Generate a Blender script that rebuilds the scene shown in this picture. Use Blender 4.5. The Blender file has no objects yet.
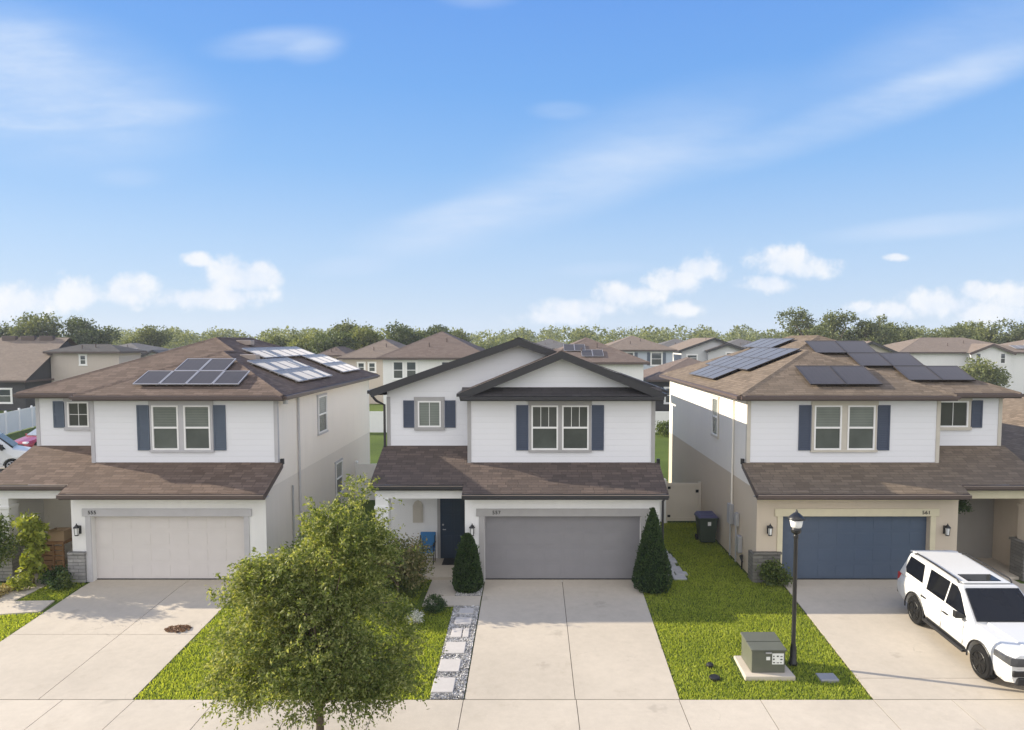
import bpy, math, random
import numpy as np
from mathutils import Vector, Matrix

R = random.Random(11)
NR = np.random.default_rng(5)
sc = bpy.context.scene
COL = sc.collection
rad = math.radians

# ------------------------------------------------------------------ constants
CAM_H = 7.67
SUN = Vector((-2.3, 0.6, 1.0)).normalized()      # towards the sun
GY, BY, WY, BACK = 21.8, 22.97, 23.97, 36.0       # garage wall, upper box, recessed wall, back wall


def gz(y):
    """ground height: the lots fall gently towards the street"""
    if y >= 21.3: return 0.0
    if y >= 15.05: return -0.3 * (21.3 - y) / 6.25
    if y >= 11.6: return -0.3 - 0.03 * (15.05 - y) / 3.45
    return -0.33

# ------------------------------------------------------------------ materials
MATS = {}


def nt(name):
    m = bpy.data.materials.new(name); m.use_nodes = True
    t = m.node_tree; t.nodes.clear()
    o = t.nodes.new('ShaderNodeOutputMaterial')
    b = t.nodes.new('ShaderNodeBsdfPrincipled')
    t.links.new(b.outputs[0], o.inputs[0])
    return m, t, b, o


def N(t, kind, **kw):
    n = t.nodes.new(kind)
    for k, v in kw.items():
        if k in n.inputs.keys() if isinstance(k, str) else False:
            n.inputs[k].default_value = v
        else:
            setattr(n, k, v)
    return n


def noise(t, vec, scale, detail=4, rough=.55):
    n = t.nodes.new('ShaderNodeTexNoise')
    n.inputs['Scale'].default_value = scale; n.inputs['Detail'].default_value = detail
    n.inputs['Roughness'].default_value = rough
    if vec is not None: t.links.new(vec, n.inputs['Vector'])
    return n.outputs['Fac']


def maprange(t, val, a, b, c, d, smooth=False):
    n = t.nodes.new('ShaderNodeMapRange')
    if smooth: n.interpolation_type = 'SMOOTHSTEP'
    for i, v in zip((1, 2, 3, 4), (a, b, c, d)): n.inputs[i].default_value = v
    t.links.new(val, n.inputs[0])
    return n.outputs[0]


def mathn(t, op, a, b=None, clamp=False):
    n = t.nodes.new('ShaderNodeMath'); n.operation = op; n.use_clamp = clamp
    for i, v in enumerate((a, b)):
        if v is None: continue
        if isinstance(v, (int, float)): n.inputs[i].default_value = v
        else: t.links.new(v, n.inputs[i])
    return n.outputs[0]


def mixc(t, fac, a, b, blend='MIX'):
    n = t.nodes.new('ShaderNodeMix'); n.data_type = 'RGBA'; n.blend_type = blend
    if isinstance(fac, (int, float)): n.inputs[0].default_value = fac
    else: t.links.new(fac, n.inputs[0])
    for i, v in ((6, a), (7, b)):
        if isinstance(v, tuple): n.inputs[i].default_value = (*v[:3], 1)
        else: t.links.new(v, n.inputs[i])
    return n.outputs[2]


def bump(t, b, height, strength=.3, dist=.02):
    n = t.nodes.new('ShaderNodeBump'); n.inputs['Strength'].default_value = strength
    n.inputs['Distance'].default_value = dist
    t.links.new(height, n.inputs['Height']); t.links.new(n.outputs[0], b.inputs['Normal'])


def coords(t, kind='Object'):
    return t.nodes.new('ShaderNodeTexCoord').outputs[kind]


def plain(name, col, rough=.6, spec=.4, var=.12, scale=3.0, metal=0.0, bs=0.0, bscale=60, coat=0.0):
    if name in MATS: return MATS[name]
    m, t, b, o = nt(name)
    c = coords(t)
    f = noise(t, c, scale)
    lo = tuple(x * (1 - var) for x in col); hi = tuple(min(1, x * (1 + var)) for x in col)
    t.links.new(mixc(t, f, lo, hi), b.inputs['Base Color'])
    b.inputs['Roughness'].default_value = rough
    b.inputs['Specular IOR Level'].default_value = spec
    b.inputs['Metallic'].default_value = metal
    b.inputs['Coat Weight'].default_value = coat
    if bs: bump(t, b, noise(t, c, bscale), bs)
    MATS[name] = m
    return m


def stucco(name, col, streak=.025):
    m, t, b, o = nt(name)
    c = coords(t)
    f = noise(t, c, .5, 5, .6)
    mp = t.nodes.new('ShaderNodeMapping'); mp.inputs['Scale'].default_value = (3, 3, .25)
    t.links.new(c, mp.inputs[0])
    g = noise(t, mp.outputs[0], 1.6, 5, .65)
    k = mathn(t, 'MULTIPLY', f, g)
    t.links.new(mixc(t, maprange(t, k, .12, .4, 0, 1), tuple(x * (1 - streak * 1.6) for x in col), tuple(min(1, x * 1.02) for x in col)), b.inputs['Base Color'])
    b.inputs['Roughness'].default_value = .85; b.inputs['Specular IOR Level'].default_value = .2
    bump(t, b, noise(t, c, 55, 3), .35, .01)
    return m


def siding(name, col, lap=.19):
    """lap siding: boards with a bevelled profile, as height on the wall"""
    m, t, b, o = nt(name)
    c = coords(t)
    s = t.nodes.new('ShaderNodeSeparateXYZ'); t.links.new(c, s.inputs[0])
    fr = mathn(t, 'FRACT', mathn(t, 'DIVIDE', s.outputs[2], lap))
    edge = maprange(t, fr, 0, .12, 1, 0, True)
    h = mathn(t, 'SUBTRACT', mathn(t, 'MULTIPLY', mathn(t, 'SUBTRACT', 1.0, fr), .5), mathn(t, 'MULTIPLY', edge, .9))
    row = mathn(t, 'FLOOR', mathn(t, 'DIVIDE', s.outputs[2], lap))
    wn = t.nodes.new('ShaderNodeTexWhiteNoise'); wn.noise_dimensions = '1D'; t.links.new(row, wn.inputs['W'])
    f = noise(t, c, 1.1, 4)
    k = mathn(t, 'ADD', mathn(t, 'MULTIPLY', wn.outputs[0], .4), mathn(t, 'MULTIPLY', f, .6))
    t.links.new(mixc(t, k, tuple(x * .93 for x in col), col), b.inputs['Base Color'])
    b.inputs['Roughness'].default_value = .6; b.inputs['Specular IOR Level'].default_value = .3
    bump(t, b, h, .25, .02)
    return m


def shingle(name, c1, c2, c3, w=.32, h=.145):
    m, t, b, o = nt(name)
    uv = coords(t, 'UV')
    br = t.nodes.new('ShaderNodeTexBrick')
    br.inputs['Scale'].default_value = 1; br.inputs['Brick Width'].default_value = w
    br.inputs['Row Height'].default_value = h; br.inputs['Mortar Size'].default_value = .010
    br.inputs['Mortar Smooth'].default_value = .3; br.offset = .37; br.squash = 1.3; br.squash_frequency = 3
    br.inputs['Color1'].default_value = (*c1, 1); br.inputs['Color2'].default_value = (*c2, 1)
    br.inputs['Mortar'].default_value = (*[x * .5 for x in c3], 1)
    t.links.new(uv, br.inputs['Vector'])
    big = noise(t, uv, .45, 5, .6)
    fine = noise(t, uv, 14, 3)
    col = mixc(t, maprange(t, big, .35, .7, 0, .55), br.outputs[0], c3)
    col = mixc(t, maprange(t, fine, .3, .7, 0, .5), col, tuple(x * .6 for x in c2))
    t.links.new(col, b.inputs['Base Color'])
    b.inputs['Roughness'].default_value = .9; b.inputs['Specular IOR Level'].default_value = .15
    hh = mathn(t, 'ADD', mathn(t, 'MULTIPLY', br.outputs['Fac'], -1.0), mathn(t, 'MULTIPLY', fine, .8))
    bump(t, b, hh, .6, .02)
    return m


def stone(name, cols):
    m, t, b, o = nt(name)
    c = coords(t)
    s = t.nodes.new('ShaderNodeSeparateXYZ'); t.links.new(c, s.inputs[0])
    cb = t.nodes.new('ShaderNodeCombineXYZ')
    t.links.new(mathn(t, 'ADD', s.outputs[0], s.outputs[1]), cb.inputs[0]); t.links.new(s.outputs[2], cb.inputs[1])
    br = t.nodes.new('ShaderNodeTexBrick')
    br.inputs['Scale'].default_value = 1; br.inputs['Brick Width'].default_value = .34; br.inputs['Row Height'].default_value = .11
    br.inputs['Mortar Size'].default_value = .008; br.offset = .41; br.squash = 1.6; br.squash_frequency = 2
    br.inputs['Color1'].default_value = (*cols[0], 1); br.inputs['Color2'].default_value = (*cols[1], 1)
    br.inputs['Mortar'].default_value = (*cols[2], 1)
    t.links.new(cb.outputs[0], br.inputs['Vector'])
    f = noise(t, c, 9, 4)
    t.links.new(mixc(t, maprange(t, f, .3, .7, 0, .6), br.outputs[0], cols[3]), b.inputs['Base Color'])
    b.inputs['Roughness'].default_value = .85
    bump(t, b, mathn(t, 'ADD', mathn(t, 'MULTIPLY', br.outputs['Fac'], -1.2), f), .8, .03)
    return m


def concrete(name, col, dark=.75, seed=0.0):
    m, t, b, o = nt(name)
    c = coords(t)
    mp = t.nodes.new('ShaderNodeMapping'); mp.inputs['Location'].default_value = (seed, seed * .7, 0)
    t.links.new(c, mp.inputs[0]); c = mp.outputs[0]
    a = noise(t, c, .35, 6, .62); f = noise(t, c, 5, 5, .7); g = noise(t, c, 90, 2)
    k = mathn(t, 'ADD', mathn(t, 'MULTIPLY', a, .6), mathn(t, 'MULTIPLY', f, .4))
    base = mixc(t, maprange(t, k, .35, .62, 0, 1), tuple(x * dark for x in col), col)
    # a few darker oil and rust blots
    v = t.nodes.new('ShaderNodeTexVoronoi'); v.inputs['Scale'].default_value = .55; t.links.new(c, v.inputs['Vector'])
    dst = mathn(t, 'ADD', v.outputs['Distance'], mathn(t, 'MULTIPLY', noise(t, c, 6, 4), .35))
    base = mixc(t, maprange(t, dst, .2, .32, .45, 0, True), base, tuple(x * .55 for x in col))
    base = mixc(t, maprange(t, g, .3, .7, 0, .14), base, tuple(x * .6 for x in col))
    ge = t.nodes.new('ShaderNodeNewGeometry')
    base = mixc(t, mathn(t, 'MULTIPLY', ge.outputs['Random Per Island'], .16), base, tuple(x * .6 for x in col))
    ds = t.nodes.new('ShaderNodeVectorMath'); ds.operation = 'ADD'
    nn = t.nodes.new('ShaderNodeTexNoise'); nn.inputs['Scale'].default_value = 1.4; nn.inputs['Detail'].default_value = 5; t.links.new(c, nn.inputs['Vector'])
    t.links.new(c, ds.inputs[0]); t.links.new(nn.outputs['Color'], ds.inputs[1])
    ve = t.nodes.new('ShaderNodeTexVoronoi'); ve.feature = 'DISTANCE_TO_EDGE'; ve.inputs['Scale'].default_value = .19; t.links.new(ds.outputs[0], ve.inputs['Vector'])
    crack = mathn(t, 'MULTIPLY', maprange(t, ve.outputs['Distance'], .0, .0022, .5, 0, True), maprange(t, a, .5, .62, 0, 1, True))
    base = mixc(t, crack, base, tuple(x * .35 for x in col))
    dirt = maprange(t, noise(t, c, 1.7, 7, .75), .54, .74, 0, .22, True)
    base = mixc(t, dirt, base, (col[0] * .5, col[1] * .47, col[2] * .42))
    t.links.new(base, b.inputs['Base Color'])
    b.inputs['Roughness'].default_value = .85; b.inputs['Specular IOR Level'].default_value = .25
    bump(t, b, mathn(t, 'ADD', g, f), .12, .01)
    return m


def foliage(name, c_dark, c_mid, c_light, trans=.35, rough=.55, island=True):
    """leaves vary one by one"""
    m, t, b, o = nt(name)
    ge = t.nodes.new('ShaderNodeNewGeometry')
    c = coords(t)
    f = noise(t, c, 1.1, 3)
    k = mathn(t, 'ADD', mathn(t, 'MULTIPLY', ge.outputs['Random Per Island'], .65), mathn(t, 'MULTIPLY', f, .45))
    r = t.nodes.new('ShaderNodeValToRGB')
    e = r.color_ramp.elements
    e[0].position = .18; e[0].color = (*c_dark, 1); e[1].position = .92; e[1].color = (*c_light, 1)
    x = e.new(.55); x.color = (*c_mid, 1)
    t.links.new(k, r.inputs[0])
    t.links.new(r.outputs[0], b.inputs['Base Color'])
    b.inputs['Roughness'].default_value = rough; b.inputs['Specular IOR Level'].default_value = .3
    if trans:
        tr = t.nodes.new('ShaderNodeBsdfTranslucent')
        mx = t.nodes.new('ShaderNodeMix'); mx.data_type = 'RGBA'; mx.blend_type = 'MULTIPLY'; mx.inputs[0].default_value = 1
        t.links.new(r.outputs[0], mx.inputs[6]); mx.inputs[7].default_value = (1.25, 1.2, .55, 1)
        t.links.new(mx.outputs[2], tr.inputs[0])
        ms = t.nodes.new('ShaderNodeMixShader'); ms.inputs[0].default_value = trans
        t.links.new(b.outputs[0], ms.inputs[1]); t.links.new(tr.outputs[0], ms.inputs[2])
        t.links.new(ms.outputs[0], o.inputs[0])
    return m


def glassy(name, col, ior=1.7, rough=.03, blinds=0.0):
    m, t, b, o = nt(name)
    c = coords(t)
    oi_ = t.nodes.new('ShaderNodeObjectInfo')
    f = mathn(t, 'ADD', mathn(t, 'MULTIPLY', noise(t, c, 1.6, 3), .6), mathn(t, 'MULTIPLY', oi_.outputs['Random'], .5))
    base = mixc(t, f, tuple(x * .35 for x in col), tuple(x * 1.7 for x in col))
    if blinds:
        s = t.nodes.new('ShaderNodeSeparateXYZ'); t.links.new(c, s.inputs[0])
        fr = mathn(t, 'FRACT', mathn(t, 'DIVIDE', s.outputs[2], .085))
        base = mixc(t, maprange(t, fr, .4, .9, blinds * .5, blinds, True), base, (.40, .42, .38))
    t.links.new(base, b.inputs['Base Color'])
    b.inputs['Roughness'].default_value = rough; b.inputs['IOR'].default_value = ior
    bump(t, b, noise(t, c, 1.3, 2), .04, .05)
    return m


M = dict(
    shingle_left=shingle('brown_shingle', (.095, .068, .053), (.195, .142, .112), (.135, .10, .08)),
    shingle_mid=shingle('brown_grey_shingle', (.066, .053, .048), (.150, .114, .096), (.092, .076, .070)),
    shingle_right=shingle('tan_brown_shingle', (.118, .092, .068), (.225, .175, .13), (.16, .13, .10)),
    white_stucco=stucco('white_stucco', (.80, .795, .785)),
    cream_stucco=stucco('cream_stucco', (.80, .75, .66)),
    grey_white_stucco=stucco('grey_white_stucco', (.75, .74, .72)),
    warm_bounce_stucco=stucco('warm_bounce_stucco', (.86, .80, .71)),  # cream paint, warmed to carry sunlight bounced off the next house
    porch_shade_stucco=stucco('porch_shade_stucco', (.30, .28, .25)),  # taupe darkened so the colour holds the deep porch shade
    pale_tan_stucco=stucco('pale_tan_stucco', (.76, .725, .66)),
    warm_grey_stucco=stucco('warm_grey_stucco', (.74, .685, .61)),
    tan_stucco=stucco('tan_stucco', (.56, .48, .38)),
    white_siding=siding('white_siding', (.77, .77, .79)),
    grey_trim=plain('grey_trim', (.36, .35, .345), .6),
    grey_light_trim=plain('pale_grey_trim', (.46, .45, .46), .6),
    beige_trim=plain('beige_trim', (.62, .56, .40), .6),
    taupe_trim=plain('taupe_trim', (.52, .48, .41), .6),
    white_vinyl=plain('white_vinyl', (.80, .79, .77), .35, .5, .04),
    charcoal=plain('charcoal_fascia', (.026, .025, .028), .45, .5),
    brown_fascia=plain('brown_fascia', (.085, .060, .052), .5, .5),
    drip=plain('drip_edge', (.34, .28, .24), .4, .5),
    shutter_blue=plain('slate_blue_shutter', (.09, .113, .152), .5),
    shutter_navy=plain('navy_shutter', (.055, .070, .108), .5),
    door_white=plain('white_garage_door', (.60, .565, .54), .4, .4, .05),
    door_grey=plain('grey_garage_door', (.225, .22, .232), .4, .4, .06),
    door_blue=plain('blue_garage_door', (.072, .10, .148), .4, .4, .06),
    door_navy=plain('navy_front_door', (.022, .040, .070), .35, .5),
    dark=plain('black_plastic', (.012, .012, .013), .45, .4),
    rubber=plain('rubber', (.011, .011, .011), .85, .15),
    black_metal=plain('black_painted_metal', (.015, .015, .016), .35, .5),
    steel=plain('galvanised', (.42, .42, .43), .4, .5, .15, metal=.3),
    pane=glassy('window_glass', (.060, .060, .060), 1.6),
    pane_blinds=glassy('window_glass_with_blinds', (.125, .138, .130), 1.6, .03, .25),
    screen=glassy('insect_screen', (.080, .088, .080), 1.4, .18),
    pane_far=glassy('far_window_glass', (.05, .06, .07), 1.6),
    solar=None,
    wood_brown=plain('brown_wood', (.30, .17, .08), .6, .3, .35, 8),
    bark=plain('bark', (.16, .12, .09), .9, .1, .4, 14, bs=.8, bscale=30),
    conc=concrete('driveway_concrete', (.535, .475, .39), .82),
    conc_walk=concrete('walk_concrete', (.545, .485, .40), .83, 13.0),
    joint=plain('joint_bed', (.09, .08, .07), .95),  # dark bed seen through the slab joints
    asphalt=plain('asphalt', (.055, .055, .056), .9, .2, .3, 6, bs=.5, bscale=120),
    paver=concrete('paver_stone', (.56, .53, .50), .82, 31.0),
    stone_warm=stone('ledge_stone_warm', ((.30, .25, .20), (.42, .36, .29), (.14, .12, .10), (.24, .22, .20))),
    stone_grey=stone('ledge_stone_grey', ((.25, .245, .24), (.38, .365, .35), (.12, .12, .12), (.20, .195, .19))),
    stone_dark=stone('ledge_stone_dark', ((.12, .115, .105), (.20, .19, .17), (.06, .055, .05), (.15, .14, .12))),
    leaf_tree=foliage('street_tree_leaves', (.075, .112, .022), (.19, .23, .055), (.43, .43, .18), .48),
    leaf_dark=foliage('cypress_leaves', (.018, .040, .012), (.036, .070, .020), (.08, .13, .035), .2),
    leaf_shrub=foliage('shrub_leaves', (.045, .075, .018), (.09, .13, .03), (.20, .23, .07)),
    leaf_pink=foliage('reddish_shrub_leaves', (.075, .09, .03), (.16, .17, .06), (.34, .26, .15)),
    leaf_yellow=foliage('yellow_green_leaves', (.12, .16, .025), (.27, .31, .045), (.42, .44, .09)),
    leaf_dry=foliage('dry_plants', (.22, .17, .07), (.36, .29, .11), (.50, .43, .20), .2),
    leaf_white=foliage('white_flowers', (.40, .42, .34), (.6, .6, .55), (.8, .8, .78), .2),
    leaf_far=foliage('far_tree_leaves', (.052, .070, .030), (.112, .135, .055), (.21, .23, .10), .35, .7),
    leaf_far_light=foliage('far_bright_leaves', (.085, .108, .040), (.165, .19, .072), (.27, .285, .12), .38, .7),
    leaf_far_dark=foliage('far_dark_leaves', (.038, .056, .024), (.078, .105, .042), (.15, .18, .075), .3, .7),
    grass=foliage('grass_blades', (.14, .195, .028), (.33, .40, .056), (.55, .58, .12), .55),
    gravel=foliage('white_gravel', (.16, .16, .165), (.52, .505, .49), (.80, .79, .77), 0),
    dryleaf=foliage('fallen_leaves', (.10, .05, .03), (.20, .11, .065), (.34, .22, .13), .1),
    carpaint=plain('white_car_paint', (.60, .60, .585), .28, .4, .02, coat=.25),
    redpaint=plain('red_car_paint', (.30, .03, .05), .25, .5, .05, coat=.6),
    carglass=glassy('car_glass', (.005, .006, .009), 1.33, .05),
    lampglass=plain('frosted_lamp_glass', (.80, .80, .78), .3, .5, .03),
    utility=plain('green_grey_paint', (.105, .11, .086), .45, .4, .15, 4),
    sticker=plain('white_sticker', (.75, .75, .72), .5),
    chairblue=plain('blue_fabric', (.03, .16, .36), .7),
    bin_green=plain('green_bin_plastic', (.035, .050, .035), .5),
    bin_lid=plain('purple_blue_lid', (.05, .05, .115), .45),
)


def solar_mat():
    m, t, b, o = nt('solar_glass')
    uv = coords(t, 'UV')
    br = t.nodes.new('ShaderNodeTexBrick'); br.offset = 0
    br.inputs['Scale'].default_value = 1; br.inputs['Brick Width'].default_value = .16; br.inputs['Row Height'].default_value = .16
    br.inputs['Mortar Size'].default_value = .006
    br.inputs['Color1'].default_value = (.030, .024, .020, 1); br.inputs['Color2'].default_value = (.036, .029, .025, 1)
    br.inputs['Mortar'].default_value = (.048, .042, .038, 1)
    t.links.new(uv, br.inputs['Vector'])
    t.links.new(br.outputs[0], b.inputs['Base Color'])
    b.inputs['Roughness'].default_value = .33; b.inputs['IOR'].default_value = 1.3
    b.inputs['Sheen Weight'].default_value = .85; b.inputs['Sheen Roughness'].default_value = .25; b.inputs['Sheen Tint'].default_value = (.95, .93, .95, 1)
    return m


M['solar'] = solar_mat()


def ground_mat():
    m, t, b, o = nt('lawn_soil')
    c = coords(t)
    a = noise(t, c, .25, 6, .6); f = noise(t, c, 7, 5, .7)
    k = mathn(t, 'ADD', mathn(t, 'MULTIPLY', a, .5), mathn(t, 'MULTIPLY', f, .5))
    t.links.new(mixc(t, maprange(t, k, .35, .65, 0, 1), (.05, .075, .016), (.105, .145, .03)), b.inputs['Base Color'])
    b.inputs['Roughness'].default_value = .95; b.inputs['Specular IOR Level'].default_value = .1
    bump(t, b, f, .8, .04)
    return m


M['ground'] = ground_mat()

# ------------------------------------------------------------------ mesh builder
ORG = {}


class MB:
    def __init__(s):
        s.v = []; s.f = []; s.uv = []; s.mi = []

    def poly(s, pts, uv=None, mi=0):
        b = len(s.v); s.v += [tuple(p) for p in pts]
        s.f.append(tuple(range(b, b + len(pts)))); s.uv.append(uv); s.mi.append(mi)
        return s

    def hexa(s, p, mi=0):
        """8 corners: bottom ring 0-3 ccw seen from above, top ring 4-7"""
        b = len(s.v); s.v += [tuple(q) for q in p]
        for f in ((3, 2, 1, 0), (4, 5, 6, 7), (0, 1, 5, 4), (1, 2, 6, 5), (2, 3, 7, 6), (3, 0, 4, 7)):
            s.f.append(tuple(b + i for i in f)); s.uv.append(None); s.mi.append(mi)
        return s

    def box(s, x0, x1, y0, y1, z0, z1, mi=0):
        x0, x1 = sorted((x0, x1)); y0, y1 = sorted((y0, y1)); z0, z1 = sorted((z0, z1))
        return s.hexa([(x0, y0, z0), (x1, y0, z0), (x1, y1, z0), (x0, y1, z0),
                       (x0, y0, z1), (x1, y0, z1), (x1, y1, z1), (x0, y1, z1)], mi)

    def obox(s, fr, u0, u1, z0, z1, n0, n1, mi=0):
        """box in a wall frame fr=(O,U,N): u along the wall, n out of the wall"""
        O, U, Nn = fr
        P = lambda u, n, z: (O[0] + U[0] * u + Nn[0] * n, O[1] + U[1] * u + Nn[1] * n, O[2] + z)
        q = [P(u0, n0, z0), P(u1, n0, z0), P(u1, n1, z0), P(u0, n1, z0), P(u0, n0, z1), P(u1, n0, z1), P(u1, n1, z1), P(u0, n1, z1)]
        a = Vector(U).cross(Vector(Nn)).z
        if a < 0: q = [q[3], q[2], q[1], q[0], q[7], q[6], q[5], q[4]]
        return s.hexa(q, mi)

    def bar(s, a, b, w, h, up=(0, 0, 1), mi=0):
        a = Vector(a); b = Vector(b); d = (b - a).normalized(); up = Vector(up)
        sd = d.cross(up).normalized(); u = sd.cross(d)
        c = []
        for p in (a, b):
            c.append([p + sd * x * w / 2 + u * y * h / 2 for x, y in ((-1, -1), (1, -1), (1, 1), (-1, 1))])
        p0, p1 = c
        bb = len(s.v); s.v += [tuple(q) for q in p0 + p1]
        for f in ((0, 1, 2, 3), (7, 6, 5, 4), (0, 4, 5, 1), (1, 5, 6, 2), (2, 6, 7, 3), (3, 7, 4, 0)):
            s.f.append(tuple(bb + i for i in f[::-1])); s.uv.append(None); s.mi.append(mi)
        return s

    def tube(s, pts, r, n=8, mi=0, caps=True):
        pts = [Vector(p) for p in pts]
        rs = r if isinstance(r, (list, tuple)) else [r] * len(pts)
        b = len(s.v); prev = None
        for i, p in enumerate(pts):
            d = (pts[min(i + 1, len(pts) - 1)] - pts[max(i - 1, 0)]).normalized()
            if prev is None:
                sd = d.cross(Vector((0, 0, 1)))
                if sd.length < .05: sd = d.cross(Vector((1, 0, 0)))
                sd.normalize()
            else:
                sd = (prev - d * prev.dot(d)).normalized()
            prev = sd; u = d.cross(sd)
            for k in range(n):
                a = 2 * math.pi * k / n
                s.v.append(tuple(p + (sd * math.cos(a) + u * math.sin(a)) * rs[i]))
        for i in range(len(pts) - 1):
            for k in range(n):
                k2 = (k + 1) % n
                s.f.append((b + i * n + k, b + i * n + k2, b + (i + 1) * n + k2, b + (i + 1) * n + k)); s.uv.append(None); s.mi.append(mi)
        if caps:
            s.f.append(tuple(b + k for k in range(n))[::-1]); s.uv.append(None); s.mi.append(mi)
            e = b + (len(pts) - 1) * n
            s.f.append(tuple(e + k for k in range(n))); s.uv.append(None); s.mi.append(mi)
        return s

    def lathe(s, c, prof, n=16, mi=0):
        return s.tube([(c[0], c[1], c[2] + z) for _, z in prof], [max(r, .0008) for r, _ in prof], n, mi)

    def build(s, name, mats, parent=None, smooth=False, bevel=0.0, local=False, autos=None):
        if not isinstance(mats, (list, tuple)): mats = [mats]
        o = (0, 0, 0)
        if parent is not None and not local: o = ORG.get(parent.name, (0, 0, 0))
        me = bpy.data.meshes.new(name)
        me.from_pydata([(x - o[0], y - o[1], z - o[2]) for x, y, z in s.v], [], s.f)
        for m in mats: me.materials.append(m)
        if any(m for m in s.mi): me.polygons.foreach_set('material_index', s.mi)
        if any(u is not None for u in s.uv):
            l = me.uv_layers.new(name='UVMap')
            for p, u in zip(me.polygons, s.uv):
                if u is None: continue
                for li, q in zip(p.loop_indices, u): l.data[li].uv = q
        if smooth: me.polygons.foreach_set('use_smooth', [True] * len(me.polygons))
        me.update()
        ob = bpy.data.objects.new(name, me); COL.objects.link(ob)
        if parent is not None:
            ob.parent = parent; ORG[ob.name] = ORG.get(parent.name, (0, 0, 0))
        if bevel:
            b = ob.modifiers.new('bevel', 'BEVEL'); b.width = bevel; b.segments = 2; b.limit_method = 'ANGLE'; b.angle_limit = rad(40)
        return ob


def tag(o, label=None, cat=None, group=None, kind=None):
    if label: o['label'] = label
    if cat: o['category'] = cat
    if group: o['group'] = group
    if kind: o['kind'] = kind
    return o


def thing(name, loc, label, cat, group=None, rz=0.0):
    o = bpy.data.objects.new(name, None); COL.objects.link(o)
    o.location = loc; o.rotation_euler = (0, 0, rz); o.empty_display_size = .2
    ORG[o.name] = tuple(loc)
    return tag(o, label, cat, group)


def dup(root, loc, rz=0.0, label=None):
    r = root.copy(); COL.objects.link(r); r.location = loc; r.rotation_euler = (0, 0, rz)
    if label: r['label'] = label
    for ch in list(root.children):
        c = ch.copy(); COL.objects.link(c); c.parent = r
        for g in ch.children:
            d = g.copy(); COL.objects.link(d); d.parent = c
    return r


def roof_poly(mb, pts, mi=0):
    P = [Vector(p) for p in pts]
    n = Vector((0, 0, 0))
    for i in range(len(P)):
        a, b = P[i], P[(i + 1) % len(P)]
        n += Vector(((a.y - b.y) * (a.z + b.z), (a.z - b.z) * (a.x + b.x), (a.x - b.x) * (a.y + b.y)))
    n.normalize()
    if n.z < 0: P = P[::-1]; n = -n
    u = Vector((0, 0, 1)).cross(n)
    u = u.normalized() if u.length > 1e-4 else Vector((1, 0, 0))
    v = n.cross(u)
    mb.poly(P, [(p.dot(u), p.dot(v)) for p in P], mi)


def leaves(name, C, D, L, W, mat, parent=None, fold=0.0, up=None):
    """many small leaf faces: centres C (n,3), directions D (n,3), lengths L, widths W"""
    n = len(C)
    D = D / np.maximum(np.linalg.norm(D, axis=1, keepdims=True), 1e-6)
    rnd = NR.normal(size=(n, 3))
    S = np.cross(D, rnd); S /= np.maximum(np.linalg.norm(S, axis=1, keepdims=True), 1e-6)
    L = np.broadcast_to(L, (n,))[:, None]; W = np.broadcast_to(W, (n,))[:, None]
    V = np.empty((n, 4, 3))
    V[:, 0] = C - D * L * .5; V[:, 1] = C + S * W * .5 - D * L * .05; V[:, 2] = C + D * L * .5; V[:, 3] = C - S * W * .5 - D * L * .05
    if parent is not None: V -= np.array(ORG.get(parent.name, (0, 0, 0)))
    me = bpy.data.meshes.new(name)
    me.vertices.add(4 * n); me.vertices.foreach_set('co', V.reshape(-1))
    me.loops.add(4 * n); me.loops.foreach_set('vertex_index', np.arange(4 * n, dtype=np.int32))
    me.polygons.add(n); me.polygons.foreach_set('loop_start', np.arange(0, 4 * n, 4, dtype=np.int32))
    me.polygons.foreach_set('loop_total', np.full(n, 4, dtype=np.int32))
    me.materials.append(mat); me.update(); me.validate()
    ob = bpy.data.objects.new(name, me); COL.objects.link(ob)
    if parent is not None: ob.parent = parent; ORG[ob.name] = ORG.get(parent.name, (0, 0, 0))
    return ob


def blob_points(blobs, n, shell=.55):
    """points in a union of ellipsoids (cx,cy,cz,rx,ry,rz), denser near the surface"""
    w = np.array([b[3] * b[4] * b[5] for b in blobs]) ** .8; w /= w.sum()
    k = NR.choice(len(blobs), size=n, p=w)
    B = np.array(blobs)[k]
    d = NR.normal(size=(n, 3)); d /= np.linalg.norm(d, axis=1, keepdims=True)
    r = (shell + (1 - shell) * NR.random(n)) * (NR.random(n) ** .18)
    return B[:, :3] + d * r[:, None] * B[:, 3:6], d


# ------------------------------------------------------------------ setting
def structure(ob): ob['kind'] = 'structure'; return ob


g = MB()
ys = [-160, 11.6, 15.05, 21.3, 40, 120, 1500]
for a, b in zip(ys, ys[1:]):
    g.poly([(-900, a, gz(a) - .02), (900, a, gz(a) - .02), (900, b, gz(b) - .02), (-900, b, gz(b) - .02)])
structure(g.build('ground', M['ground']))


def slab(mb, x0, x1, y0, y1, dz=.01, th=.06, taper=(0, 0)):
    """one concrete slab that follows the ground; taper shifts x0/x1 at its near edge"""
    za, zb = gz(y0) + dz, gz(y1) + dz
    a0, a1 = x0 + taper[0], x1 + taper[1]
    mb.hexa([(a0, y0, za - th), (a1, y0, za - th), (x1, y1, zb - th), (x0, y1, zb - th),
             (a0, y0, za), (a1, y0, za), (x1, y1, zb), (x0, y1, zb)])


J = .008
drive_edges = {}


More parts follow.
